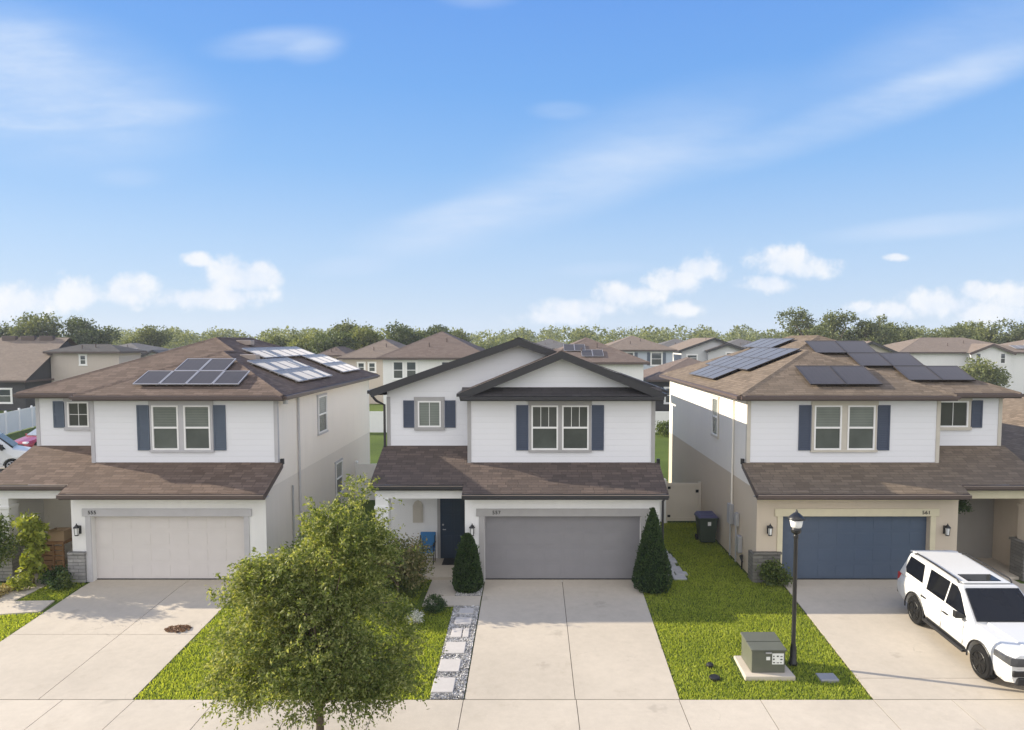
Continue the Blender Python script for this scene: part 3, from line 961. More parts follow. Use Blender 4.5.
        def rake(a, b, y, h=.26, th=.05):
            """a raking board under the roof edge from a to b (x,z)"""
            q = [(a[0], a[1] - h), (b[0], b[1] - h), (b[0], b[1] - .006), (a[0], a[1] - .006)]
            k.hexa([(q[0][0], y - th, q[0][1]), (q[1][0], y - th, q[1][1]), (q[1][0], y, q[1][1]), (q[0][0], y, q[0][1]),
                    (q[3][0], y - th, q[3][1]), (q[2][0], y - th, q[2][1]), (q[2][0], y, q[2][1]), (q[3][0], y, q[3][1])])
            k.poly([(a[0], y, a[1] - h * .8), (b[0], y, b[1] - h * .8), (b[0], y + .45, b[1] - h * .8), (a[0], y + .45, a[1] - h * .8)])
        rake((e0, ze), (xm, zr), yf); rake((xm, zr), (e1, ze1), yf)
        for x, zz, sg in ((e0, ze, -1), (e1, ze1, 1)):
            k.box(x, x + .03 * sg, yf, yb, zz - .19, zz - .01); k.box(x + .03 * sg, x + .13 * sg, yf - .02, yb, zz - .14, zz - .03)
            k.poly([(x, yf, zz - .185), (x, yb, zz - .185), (x - .5 * sg, yb, zz - .185), (x - .5 * sg, yf, zz - .185)])
        # front gable over the box
        b0, b1 = bx0 - .20, bx1 + .20; xb = (b0 + b1) / 2; p2 = .41; z0 = 5.97; z2 = z0 + p2 * (xb - b0); y0 = BY - .42
        r2 = MB()
        roof_poly(r2, [(b0, y0, z0), (xb, y0, z2), (xb, 29, z2), (b0, 29, z0)]); roof_poly(r2, [(b1, y0, z0), (xb, y0, z2), (xb, 29, z2), (b1, 29, z0)])
        caps(r2, [((xb, y0, z2), (xb, 27.5, z2))])
        r2.build('gable_roof', st['shingle'], H)
        rake((b0, z0), (xb, z2), y0); rake((xb, z2), (b1, z0), y0)
        for x, sg in ((b0, -1), (b1, 1)):
            k.box(x, x + .03 * sg, y0, WY + .2, z0 - .19, z0 - .01); k.box(x + .03 * sg, x + .12 * sg, y0 - .02, WY + .2, z0 - .13, z0 - .03)
        k.build('fascia', st['fascia'], H)
        # pent roof at the foot of the gable
        r3 = MB(); roof_poly(r3, [(b0 + .02, y0 - .04, 5.86), (b1 - .02, y0 - .04, 5.86), (b1 - .02, BY - .002, 6.12), (b0 + .02, BY - .002, 6.12)])
        po_ = r3.build('pent_roof', M['pent'], H)
        k = MB(); k.box(b0 + .0, b1 - .0, y0 - .04, y0 - .01, 5.70, 5.85); k.box(b0, b1, y0 - .14, y0 - .045, 5.74, 5.845); k.build('gutter', st['fascia'], po_)
        k = MB(); k.poly([(b0, y0 - .01, 5.71), (b0, BY, 5.71), (b1, BY, 5.71), (b1, y0 - .01, 5.71)]); k.build('soffit', M['grey_trim'], po_)
    return H


M['pent'] = shingle('charcoal_shingle', (.05, .047, .05), (.075, .07, .072), (.06, .057, .06))

left_st = dict(roof='hip', porch_side=True, porchwall=M['cream_stucco'], sidewall=M['warm_bounce_stucco'], sidelow=M['warm_grey_stucco'], door=(-13.93, -9.10), dh=2.12, lower=M['grey_white_stucco'], siding=M['white_siding'], corner=M['grey_light_trim'],
               gtrim=M['grey_light_trim'], gdoor=M['door_white'], num='555', num_x=-13.86, lamps=(-14.3,), stone=[(-14.62, -14.13)], stone_m=M['stone_grey'],
               shingle=M['shingle_left'], fascia=M['brown_fascia'], beam=M['grey_white_stucco'], fdoor=(-15.75, -14.85), fdoor_m=M['wood_brown'], handle_x=-15.65, dframe=M['white_vinyl'],
               win=(-12.52, -11.65, -11.47, -10.60), wtrim=M['grey_light_trim'], pane=M['pane_blinds'], pane2=M['pane'], shut=M['shutter_blue'],
               small=(-15.95, -15.22, 4.68, 5.55), small_shut=(-1,), sm_grid=True, col_stone=True,
               side=[(27.3, 28.4, 4.0, 5.45), (29.6, 30.6, 1.0, 2.4)], vents=[(-12.1, 29.6), (-10.75, 26.7)])
mid_st = dict(roof='gable', door=(-1.50, 3.44), dh=2.12, lower=M['white_stucco'], siding=M['white_siding'], corner=M['grey_trim'],
              gtrim=M['grey_trim'], gdoor=M['door_grey'], num='557', num_x=-1.12, lamps=(-1.88,), shingle=M['shingle_mid'], fascia=M['charcoal'], beam=M['white_stucco'],
              fdoor=(-3.18, -2.30), fdoor_m=M['door_navy'], handle_x=-3.08, dframe=M['grey_trim'],
              win=(-.02, .86, .99, 1.87), wtrim=M['grey_trim'], pane=M['pane'], pane2=M['pane_blinds'], shut=M['shutter_navy'], grid=True,
              small=(-3.92, -3.13, 4.68, 5.58), small_shut=(-1, 1), side=[(26, 26.9, 4.1, 5.4)], side_out=[(27, 27.9, 4.1, 5.4), (30, 30.9, 1.0, 2.4)])
right_st = dict(roof='hip', porch_side=True, porchwall=M['porch_shade_stucco'], sidewall=M['pale_tan_stucco'], sidelow=M['tan_stucco'], door=(7.92, 12.58), dh=2.12, lower=M['tan_stucco'], siding=M['white_siding'], corner=M['taupe_trim'],
                gtrim=M['beige_trim'], gdoor=M['door_blue'], num='561', num_x=12.42, lamps=(7.48, 13.05), stone=[(7.03, 7.85)], stone_m=M['stone_dark'],
                shingle=M['shingle_right'], fascia=M['brown_fascia'], beam=M['beige_trim'], fdoor=(14.40, 13.55), fdoor_m=M['dark'], handle_x=13.65, dframe=M['tan_stucco'], frieze=M['beige_trim'],
                win=(9.30, 10.20, 10.40, 11.30), wtrim=M['taupe_trim'], pane=M['pane_blinds'], pane2=M['pane'], shut=M['shutter_navy'],
                small=(13.95, 14.98, 4.68, 5.58), small_shut=(1,), col_stone=True,
                side=[(26.5, 27.3, 4.0, 5.45)], vents=[])
house('white two storey house with white garage door and brown hip roof', -17.05, -14.55, -8.40, left_st)
mid_house = house('white two storey house with dark edged front gables and grey garage door', -4.98, -2.12, 4.05, mid_st)
house('two storey house with tan lower walls, blue garage door and brown hip roof', 16.15, 13.45, 7.10, right_st)
left_house = bpy.data.objects['two_storey_house']; right_house = bpy.data.objects['two_storey_house.002']

# upper part of the right house's side wall is painted cream
fr = ((7.10, 0, 0), (0, 1, 0), (-1, 0, 0))


# solar panels -----------------------------------------------------------------
def on_front(gm, x, d, ext=True):
    y0 = gm['yfe'] if ext else gm['yfm']
    c = math.sqrt(1 + gm['p'] ** 2)
    return Vector((x, y0 + d / c, gm['ze'] + gm['p'] * d / c))


def front_array(H, gm, cells, w, h, x0, d0, ext=True, gap=.02):
    V = Vector((0, 1, gm['p'])); U = Vector((1, 0, 0))
    for i, j in cells:
        solar_panel(H, on_front(gm, x0 + i * (w + gap), d0 + j * (h + gap), ext), U, V, w, h)


def side_array(H, gm, cells, w, h, y0, d0, gap=.02):
    """on the slope of the side wall: i along +Y, j up the slope"""
    sg = -1 if gm['xr'] > gm['xl'] else 1
    c = math.sqrt(1 + gm['p'] ** 2)
    V = Vector((sg, 0, gm['p'])); U = Vector((0, 1, 0))
    for i, j in cells:
        d = d0 + j * (h + gap)
        O = Vector((gm['xr'] + sg * d / c, y0 + i * (w + gap), gm['ze'] + gm['p'] * d / c))
        solar_panel(H, O, U, V, w, h)


gl, gr = left_st['geom'], right_st['geom']
front_array(left_house, gl, [(0, 0), (1, 0), (2, 0), (3, 0), (1, 1), (2, 1)], .86, 1.05, -13.2, .62)
side_array(left_house, gl, [(i, j) for i in range(4) for j in range(2)], 1.05, 1.0, 25.4, .5)
side_array(left_house, gl, [(i, 2) for i in range(2, 8)] + [(i, 1) for i in range(6, 9)] + [(i, 0) for i in range(6, 9)], 1.05, 1.0, 25.4, .62)
side_array(right_house, gr, [(i, 0) for i in range(2, 6)] + [(i, 1) for i in range(1, 7)] + [(i, 2) for i in range(1, 6)], 1.05, 1.05, 25.3, .45)
side_array(right_house, gr, [(i, 3) for i in range(4, 8)], 1.05, 1.05, 25.3, .45)
front_array(right_house, gr, [(0, 0), (1, 0)], 1.18, 1.5, 9.2, .6)
front_array(right_house, gr, [(0, 2), (1, 2), (1, 1), (2, 1), (2, 0), (3, 0)], 1.15, 1.2, 10.75, .8, ext=False)

# downspouts, meters, plaque ---------------------------------------------------
def pipe(H, name, pts, r, mat): m = MB(); m.tube(pts, r, 8); return m.build(name, mat, H)


pipe(left_house, 'downspout', [(-8.34, 24.9, 5.75), (-8.34, 24.9, .3)], .04, M['grey_light_trim'])
pipe(left_house, 'conduit', [(-8.36, 24.2, 2.6), (-8.36, 24.2, .6)], .035, M['steel'])
pipe(right_house, 'downspout', [(7.05, 24.4, 5.75), (7.05, 24.4, 1.9)], .035, M['cream_stucco'])
for nm_, bx_ in (('electric_meter', (6.94, 7.09, 24.25, 24.6, 1.2, 1.9)), ('breaker_box', (6.97, 7.09, 23.6, 23.85, 1.3, 1.75)), ('cable_box', (6.95, 7.09, 23.2, 23.5, .5, 1.05))):
    k = MB(); k.box(*bx_); k.build(nm_, M['steel'], right_house, bevel=.012)
pipe(right_house, 'conduit', [(7.02, 23.72, 1.295), (7.02, 23.72, .05)], .03, M['steel'])
pipe(right_house, 'conduit', [(7.02, 24.42, 1.195), (7.02, 24.42, .05)], .03, M['steel'])
pipe(right_house, 'water_pipe', [(7.02, 23.0, .02), (7.02, 23.0, .5), (6.9, 22.8, .52), (6.88, 22.5, .42)], .03, M['dark'])
pipe(mid_house, 'downspout', [(-5.5, 23.62, 5.9), (-5.3, 23.75, 5.6), (-5.06, 23.9, 5.45), (-5.06, 23.9, 3.95)], .045, M['charcoal'])
pipe(mid_house, 'downspout', [(4.14, 21.45, 2.8), (4.12, 21.75, 2.6), (4.12, 21.75, .1)], .04, M['charcoal'])
pipe(left_house, 'utility_box', [(-8.2, 23.2, 5.55), (-8.2, 23.2, 5.78)], .09, M['steel'])
k = MB(); fr = FRONT(WY)
prof = [(-4.13, 1.35), (-3.78, 1.35), (-3.78, 1.95), (-3.85, 2.08), (-3.955, 2.13), (-4.06, 2.08), (-4.13, 1.95)]
k.poly([(x, WY - .05, z) for x, z in prof])
for (a, b), (c, d) in zip(prof, prof[1:] + prof[:1]): k.poly([(a, WY, b), (c, WY, d), (c, WY - .05, d), (a, WY - .05, b)][::-1])
k.obox(fr, -4.07, -3.84, 1.42, 1.88, .05, .062)
k.build('wall_plaque', M['taupe_trim'], mid_house)
k = MB(); k.box(-3.05, -2.40, 23.2, 23.9, .09, .105); tag(k.build('door_mat', M['dark']), 'dark flat mat lying before the navy front door', 'door mat')

# ------------------------------------------------------------------ trees and shrubs
def branchy(mb, base, top, r0, r1, limbs, seed):
    r = random.Random(seed); base = Vector(base); top = Vector(top)
    mid = base.lerp(top, .5) + Vector((r.uniform(-.1, .1), r.uniform(-.1, .1), 0))
    mb.tube([base, mid, top], [r0, (r0 + r1) / 2, r1], 10)
    for L in limbs:
        L = Vector(L); f = r.uniform(.45, .95); s = base.lerp(top, f)
        m = s.lerp(L, .5) + Vector((0, 0, r.uniform(.05, .25) * (L - s).length))
        mb.tube([s, m, L], [r1 * .8, r1 * .5, r1 * .15], 6, caps=False)


def plant(name, label, cat, base, blobs, nclus, per, size, mat, spread, trunk=None, group=None, droop=.3, parts=('crown', 'trunk'), shell=.55, lw=.42, extra=None):
    T = thing(name, base, label, cat, group)
    P, d = blob_points(blobs, nclus, shell)
    C = np.repeat(P, per, 0) + NR.normal(0, 1, (nclus * per, 3)) * spread
    out = np.repeat(d, per, 0)
    D = out * .5 + NR.normal(0, .6, C.shape); D[:, 2] -= droop
    zmin = base[2] + .03
    C[:, 2] = np.maximum(C[:, 2], zmin + NR.random(len(C)) * .1)
    S = size * NR.uniform(.6, 1.3, len(C))
    cr = leaves(parts[0], C, D, S, S * lw, mat, T)
    if trunk:
        mb = MB(); branchy(mb, base, trunk[0], trunk[1], trunk[2], [tuple(P[i]) for i in NR.choice(nclus, min(trunk[3], nclus), replace=False)], int(nclus))
        mb.build(parts[1], M['bark'], T, smooth=True)
    if extra: leaves('blossom', *extra, T)
    return T


# the big street tree in the verge: drooping sprays of small leaves on an open frame
def street_tree():
    bx, by = -3.95, 12.6
    T = thing('street_tree', (bx, by, -.33), 'broad rounded green street tree with drooping twigs beside the sidewalk', 'tree')
    blobs = [(-4.0, 12.6, 2.3, 1.75, 1.6, 1.35), (-5.0, 12.5, 1.9, 1.1, 1.05, 1.0), (-5.1, 12.4, 1.45, .9, .85, .6), (-3.05, 12.6, 1.9, .95, .95, 1.0), (-3.9, 12.0, 1.5, 1.3, .9, .9),
             (-3.8, 12.8, 3.5, 1.15, 1.0, .85), (-3.45, 12.9, 4.3, .65, .6, .65), (-4.7, 12.7, 2.9, .95, .9, .8), (-2.95, 12.8, 2.7, .6, .7, .65), (-3.2, 13.0, 4.75, .35, .35, .45)]
    blobs += [(-5.05, 12.6, 3.1, .75, .7, .75)]
    n = 3100
    LC, ld = blob_points(blobs, 85, .68)
    lobes = [(*c, *(np.array([.50, .48, .40]) * NR.uniform(.7, 1.2))) for c in LC] + [(-3.2, 12.9, 4.85, .32, .32, .42), (-2.95, 12.8, 4.2, .38, .36, .45), (-4.0, 12.6, 2.2, 1.1, 1.0, .9), (-3.45, 12.9, 4.15, .72, .62, .6), (-3.75, 12.8, 3.65, .85, .75, .65), (-3.0, 12.85, 3.55, .6, .55, .6), (-4.85, 12.6, 3.15, .72, .66, .62), (-5.35, 12.5, 2.2, .72, .68, .62), (-5.45, 12.45, 1.6, .62, .6, .5)]
    P, d = blob_points(lobes, n, .55)
    d = d * .6 + (P - np.array([-3.95, 12.6, 2.2])) * .35
    Cs, Ds = [], []
    for i in range(n):
        a = P[i]; stray = i % 16 == 0; ln = NR.uniform(.7, 1.0) if stray else NR.uniform(.25, .52); per = 34
        hd = d[i].copy(); hd[2] = hd[2] * .6 + .28; hd += NR.normal(0, .45, 3)
        hd /= np.linalg.norm(hd)
        t = np.linspace(0, 1, per)[:, None]
        pts = a + hd * ln * (t - .35) + np.array([0, 0, -1]) * (t ** 2) * ln * NR.uniform(.1, .65)
        pts = pts + NR.normal(0, .032, pts.shape)
        tang = hd[None, :] + np.array([0, 0, -.9]) * t
        side = NR.normal(0, .85, pts.shape)
        Cs.append(pts); Ds.append(tang + side)
    C = np.concatenate(Cs); D = np.concatenate(Ds)
    keep = (C[:, 2] > .92 + .38 * NR.random(len(C)) + .16 * np.sin(C[:, 0] * 5.1)) & ((C[:, 0] > -6.3 + .35 * NR.random(len(C))) | (NR.random(len(C)) < .12))
    C, D = C[keep], D[keep]
    S = NR.uniform(.042, .092, len(C))
    leaves('crown', C, D, S, S * .42, M['leaf_tree'], T)
    mb = MB()
    branchy(mb, (bx, by, -.36), (-3.85, 12.65, 2.3), .085, .045, [tuple(P[i]) for i in NR.choice(n, 40, replace=False)], 3)
    mb.build('trunk', M['bark'], T, smooth=True)


street_tree()

# clipped conical evergreens
def cone_shrub(x, y, h, r, tip, label):
    T = thing('conical_evergreen', (x, y, gz(y)), label, 'shrub', 'clipped conical evergreens beside the grey garage')
    n = 9000
    t = NR.random(n) ** .8; a = NR.uniform(0, 2 * math.pi, n)
    prof = r * np.power(np.clip(1 - t, 0, 1), tip) * (1 - .30 * np.exp(-t * 14))
    rr = prof * (.88 + .12 * NR.random(n)) + .022 * np.sin(a * 5 + t * 9) + .02 * np.sin(a * 11 - t * 23 + x) + np.where(NR.random(n) < .03, NR.uniform(0, .09, n), 0)
    C = np.stack([x + rr * np.cos(a), y + rr * np.sin(a), gz(y) + .02 + t * h], 1)
    D = np.stack([np.cos(a) * .6, np.sin(a) * .6, np.full(n, .8)], 1) + NR.normal(0, .35, (n, 3))
    S = NR.uniform(.05, .10, n)
    leaves('foliage', C, D, S, S * .5, M['leaf_dark'], T)
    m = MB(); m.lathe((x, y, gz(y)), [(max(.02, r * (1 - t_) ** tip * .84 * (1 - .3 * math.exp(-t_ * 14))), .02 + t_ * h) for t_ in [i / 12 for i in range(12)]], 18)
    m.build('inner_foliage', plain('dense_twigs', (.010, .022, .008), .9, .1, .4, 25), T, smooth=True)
    m = MB(); m.tube([(x, y, gz(y) - .05), (x, y, gz(y) + .3)], .05); m.build('trunk', M['bark'], T)


cone_shrub(-1.98, 21.1, 1.74, .52, .50, 'dark egg shaped clipped evergreen left of the grey garage door')
cone_shrub(3.70, 21.15, 2.52, .72, .85, 'dark pointed cone evergreen right of the grey garage door')

# shrubs before the middle house's porch
plant('crape_myrtle', 'loose reddish green shrub with pale twigs before the white porch', 'shrub', (-4.0, 20.4, gz(20.4)),
      [(-3.55, 20.6, 1.25, .6, .6, .5), (-4.0, 20.4, 1.15, .85, .8, .6), (-3.5, 20.5, .85, .55, .6, .5), (-4.6, 20.4, .9, .7, .7, .6), (-4.1, 20.4, 1.55, .5, .5, .35)], 300, 26, .10, M['leaf_pink'], .11, ((-4.0, 20.4, .9), .04, .02, 22), droop=.1)
plant('leafy_shrub', 'tall green shrub behind the street tree beside the left house', 'shrub', (-6.2, 20.6, gz(20.6)),
      [(-6.2, 20.6, 1.5, .9, .8, .9), (-5.6, 20.8, 2.2, .6, .6, .6), (-6.9, 20.6, 1.1, .7, .7, .7), (-5.2, 20.7, 1.0, .8, .7, .7)], 300, 24, .12, M['leaf_shrub'], .13, ((-6.0, 20.6, 1.2), .05, .025, 20))
plant('leafy_shrub', 'low green bush in the lawn bed beside the white flowers', 'shrub', (-3.7, 18.9, gz(18.9)),
      [(-3.7, 18.9, gz(18.9) + .4, .5, .45, .4), (-4.3, 19.2, gz(19) + .5, .6, .5, .5)], 110, 24, .08, M['leaf_shrub'], .08)
plant('hedge_shrub', 'dark green hedge shrub lining the porch walkway', 'shrub', (-3.75, 21.2, 0),
      [(-3.65, 20.6, .35, .38, .45, .42), (-3.75, 21.3, .42, .42, .5, .45), (-4.0, 22.0, .38, .5, .4, .4), (-4.5, 21.4, .5, .6, .5, .5)], 260, 24, .08, M['leaf_shrub'], .075, shell=.7)
plant('round_shrub', 'small round dark bush at the edge of the porch walkway', 'shrub', (-2.78, 19.55, gz(19.55)),
      [(-2.78, 19.55, gz(19.55) + .22, .34, .32, .26)], 130, 26, .05, M['leaf_dark'], .04, shell=.8)
plant('flowering_plant', 'small plant with white flowers in the lawn near the walkway', 'plant', (-3.2, 18.75, gz(18.75)),
      [(-3.2, 18.75, gz(18.75) + .22, .26, .22, .16)], 50, 18, .05, M['leaf_white'], .04, ((-3.2, 18.75, -.0), .01, .006, 8))
plant('leafy_shrub', 'green leafy shrub against the stone base of the beige garage', 'shrub', (7.5, 21.45, 0),
      [(7.5, 21.45, .42, .36, .28, .42), (7.75, 21.4, .3, .3, .25, .3)], 110, 22, .10, M['leaf_shrub'], .08)
plant('crape_myrtle', 'green flowering tree at the left edge before a porch', 'tree', (-16.35, 20.85, gz(20.85)),
      [(-16.6, 20.85, 1.75, .75, .7, .7), (-16.1, 20.8, 1.35, .6, .6, .5), (-17.0, 20.8, 1.25, .6, .6, .6), (-16.4, 20.9, 2.15, .45, .45, .35)], 260, 26, .10, M['leaf_shrub'], .11, ((-16.4, 20.85, 1.1), .05, .025, 18))
plant('yellow_shrub', 'bright yellow green leafy shrub beside the left porch', 'shrub', (-15.6, 21.5, 0),
      [(-15.6, 21.5, 1.75, .32, .3, .42), (-15.5, 21.5, 1.3, .26, .26, .3), (-15.75, 21.5, 2.05, .25, .25, .22), (-15.65, 21.5, .85, .25, .25, .3), (-15.6, 21.5, .45, .3, .25, .3)], 85, 14, .2, M['leaf_yellow'], .1, ((-15.6, 21.5, 1.4), .03, .015, 12), lw=.6)
plant('low_plants', 'low yellow leafy plant beside the stone porch column', 'plant', (-16.1, 20.9, gz(20.9)),
      [(-15.75, 21.1, .2, .35, .3, .22)], 40, 16, .12, M['leaf_yellow'], .07)
plant('low_plants', 'dark green low plants before the wooden crate', 'plant', (-15.0, 21.7, 0),
      [(-15.0, 21.6, .25, .55, .3, .3), (-14.6, 21.2, .2, .3, .3, .2)], 90, 18, .1, M['leaf_dark'], .08)
plant('low_plants', 'small green plant at the foot of the grey stone corner', 'plant', (-14.35, 21.15, gz(21.15)),
      [(-14.45, 21.2, .22, .25, .2, .25)], 40, 18, .09, M['leaf_shrub'], .07)
o = leaves('ground_cover', *(lambda n: (np.stack([NR.uniform(-19.5, -15.9, n), NR.uniform(20.3, 21.2, n), NR.uniform(-.03, .16, n)], 1), NR.normal(0, .6, (n, 3)) + [0, 0, .6], NR.uniform(.08, .16, n), .05))(3800), M['leaf_dry'])
tag(o, 'low tan and yellow ground cover beside the left walkway', 'ground cover', kind='stuff')

# fallen leaves on the left driveway
n = 260
a = NR.uniform(0, 6.28, n); rr = NR.random(n) ** .7
C = np.stack([-9.55 + rr * .34 * np.cos(a), 18.45 + rr * .22 * np.sin(a), np.full(n, gz(18.45) + .03) + NR.random(n) * .07 * (1 - rr)], 1)
tag(leaves('leaf_pile', C, NR.normal(0, 1, (n, 3)) * [1, 1, .5], .09, .06, M['dryleaf']), 'small heap of reddish brown leaves on the left driveway', 'leaf pile', kind='stuff')

# gravel strip and stepping stones
def gravel_strip(x0, x1, y0, y1, n, skip=lambda X, Y: X < -99):
    X = NR.uniform(x0, x1, n); Y = NR.uniform(y0, y1, n); k = ~skip(X, Y); X = X[k]; Y = Y[k]; n = len(X)
    Z = np.where(Y > 21.3, 0, -.3 * (21.3 - Y) / 6.25) + NR.uniform(.0, .025, n)
    D = NR.normal(0, 1, (n, 3)) * [1, 1, .4]
    return np.stack([X, Y, Z], 1), D


stones = [(-1.87, 19.55, .42, .36), (-1.9, 18.92, .46, .40), (-1.93, 18.2, .40, .5), (-1.95, 17.38, .50, .58), (-1.99, 16.5, .50, .58), (-2.03, 15.62, .50, .62)]
C1, D1 = gravel_strip(-2.26, -1.53, 15.08, 19.92, 11000)
C2, D2 = gravel_strip(-2.3, -1.53, 20.66, GY - .02, 3000)
C3 = np.concatenate([C1, C2]); D3 = np.concatenate([D1, D2])
tag(leaves('gravel', C3, D3, NR.uniform(.03, .065, len(C3)), NR.uniform(.025, .05, len(C3)), M['gravel']), 'white and dark gravel strip beside the middle driveway', 'gravel', kind='stuff')
bed = MB()
for a, b, x0 in ((15.08, 19.92, -2.28), (20.66, 21.3, -2.3), (21.3, GY, -2.3)):
    bed.poly([(x0, a, gz(a) + .001), (-1.52, a, gz(a) + .001), (-1.52, b, gz(b) + .001), (x0, b, gz(b) + .001)])
structure(bed.build('gravel_bed', plain('gravel_bed_earth', (.20, .19, .185), .95, .1, .5, 30)))
names = ['stepping stone nearest the porch walkway, in the gravel strip', 'second stepping stone from the porch walkway, in the gravel strip', 'third stepping stone from the walkway, split in two pieces',
         'stepping stone fourth from the porch walkway, in the gravel strip', 'stepping stone next to last before the sidewalk, in the gravel strip', 'stepping stone nearest the sidewalk, in the gravel strip']
for (x, y, w_, h_), lb in zip(stones, names):
    m = MB(); c = [(x - w_ / 2, y - h_ / 2), (x + w_ / 2, y - h_ / 2), (x + w_ / 2, y + h_ / 2), (x - w_ / 2, y + h_ / 2)]
    def blk(c):
        m.hexa([(a, b, gz(b) - .03) for a, b in c] + [(a, b, gz(b) + .045) for a, b in c])
    if 'split' in lb:
        blk([(x - w_ / 2 - .02, y - h_ / 2), (x + .07, y - h_ / 2), (x + .06, y + h_ / 2), (x - w_ / 2 - .02, y + h_ / 2)]); blk([(x + .10, y - h_ / 2), (x + w_ / 2 + .06, y - h_ / 2), (x + w_ / 2 + .05, y + h_ / 2), (x + .09, y + h_ / 2)])
    else: blk(c)
    tag(m.build('stepping_stone', M['paver'], bevel=.012), lb, 'stepping stone', 'stepping stones in the gravel strip')

# rough stone path along the middle house's right side
m = MB(); yy = 22.0; rr = random.Random(4)
while yy < 28.3:
    ln = rr.uniform(.35, .6); xa, xb = 4.22 + rr.uniform(0, .06), 5.0 + rr.uniform(-.12, .12) - max(0, yy - 22.6) * .05
    xm_ = rr.uniform(4.5, 4.75)
    for a, b in ((xa, xm_ - .02), (xm_ + .02, xb)):
        m.hexa([(a, yy, -.03), (b, yy, -.03), (b, yy + ln - .04, -.03), (a, yy + ln - .04, -.03), (a, yy, .03), (b, yy, .035), (b, yy + ln - .04, .03), (a, yy + ln - .04, .03)])
    yy += ln
structure(m.build('stone_path', plain('flagstone', (.36, .36, .37), .85, .2, .3, 5, bs=.5, bscale=20), bevel=.02))

# ------------------------------------------------------------------ yard objects
# pad-mounted utility box
T = thing('utility_box', (5.57, 16.33, gz(16.3)), 'green grey metal utility box on a concrete pad in the lawn', 'utility box')
z0 = gz(16.3)
m = MB(); m.hexa([(4.98, 15.88, z0 - .05), (6.16, 15.88, z0 - .05), (6.12, 16.98, z0 - .05), (5.02, 16.98, z0 - .05), (4.98, 15.88, z0 + .07), (6.16, 15.88, z0 + .07), (6.12, 16.98, z0 + .07), (5.02, 16.98, z0 + .07)])
m.build('pad', M['conc_walk'], T, bevel=.02)
m = MB()
def bx8(x0, x1, y0, y1, za, zb, zc): m.hexa([(x0, y0, za), (x1, y0, za), (x1, y1, za), (x0, y1, za), (x0, y0, zb), (x1, y0, zb), (x1, y1, zc), (x0, y1, zc)])
bx8(5.18, 5.97, 16.06, 16.88, z0 + .07, z0 + .60, z0 + .67)
m.build('cabinet', M['utility'], T, bevel=.012)
m = MB(); bx8(5.155, 5.995, 16.03, 16.42, z0 + .60, z0 + .638, z0 + .665); bx8(5.155, 5.995, 16.44, 16.90, z0 + .642, z0 + .672, z0 + .705)
m.build('lid', M['utility'], T, bevel=.01)
m = MB(); m.box(5.66, 5.93, 16.05, 16.058, z0 + .28, z0 + .54)
m2 = m.build('warning_label', M['sticker'], T)
m = MB(); rr = random.Random(9)
for i in range(3):
    for j in range(3):
        if (i, j) == (1, 1): continue
        m.box(5.68 + i * .085, 5.68 + i * .085 + rr.uniform(.03, .06), 16.046, 16.0495, z0 + .31 + j * .075, z0 + .31 + j * .075 + rr.uniform(.015, .04))
m.build('label_print', M['dark'], m2)
m = MB(); m.box(5.52, 5.61, 16.05, 16.058, z0 + .38, z0 + .46); m.build('small_label', M['sticker'], T)
m = MB(); m.box(5.50, 5.64, 16.02, 16.05, z0 + .545, z0 + .58); m.build('latch', M['steel'], T)

# lamp post
T = thing('street_lamp', (6.36, 16.6, gz(16.6)), 'black lamp post with white glass lantern beside the utility box', 'street lamp')
z0 = gz(16.6)
m = MB(); m.lathe((6.36, 16.6, z0), [(.11, 0), (.11, .06), (.085, .10), (.075, .42), (.06, .48), (.052, .55), (.047, 3.12), (.06, 3.14), (.06, 3.2), (.045, 3.23)], 14)
m.build('pole', M['black_metal'], T, smooth=True)
m = MB(); m.lathe((6.36, 16.6, z0), [(.045, 3.22), (.10, 3.26), (.12, 3.30), (.12, 3.36), (.10, 3.40)], 14); m.build('collar', M['black_metal'], T, smooth=True)
m = MB(); m.lathe((6.36, 16.6, z0), [(.11, 3.395), (.125, 3.41), (.155, 3.57), (.145, 3.60)], 16); m.build('lamp_glass', M['lampglass'], T, smooth=True)
m = MB(); m.lathe((6.36, 16.6, z0), [(.17, 3.585), (.205, 3.60), (.20, 3.625), (.13, 3.69), (.07, 3.74), (.04, 3.755), (.025, 3.80), (.012, 3.83)], 16)
m.build('lamp_cap', M['black_metal'], T, smooth=True)

m = MB(); m.lathe((4.28, 15.95, gz(15.95)), [(.13, -.05), (.13, .045), (.11, .06), (.0, .062)], 14)
tag(m.build('valve_cover', M['dark']), 'small black lid in the lawn nearest the sidewalk, beside the middle driveway', 'valve cover')
m = MB(); m.lathe((4.31, 16.5, gz(16.5)), [(.09, -.05), (.09, .06), (.06, .09), (.0, .092)], 12)
tag(m.build('valve_cover', M['dark']), 'smaller black valve cap in the lawn behind another black lid', 'valve cover')
m = MB(); y0 = 15.98; m.box(6.72, 7.15, 15.8, 16.15, gz(16) - .05, gz(16) + .045)
tag(m.build('utility_lid', plain('grey_composite', (.28, .28, .29), .7), bevel=.02), 'flush grey utility lid in the shaded grass near the lamp post', 'utility lid')  # a flush utility lid, not a known junction box

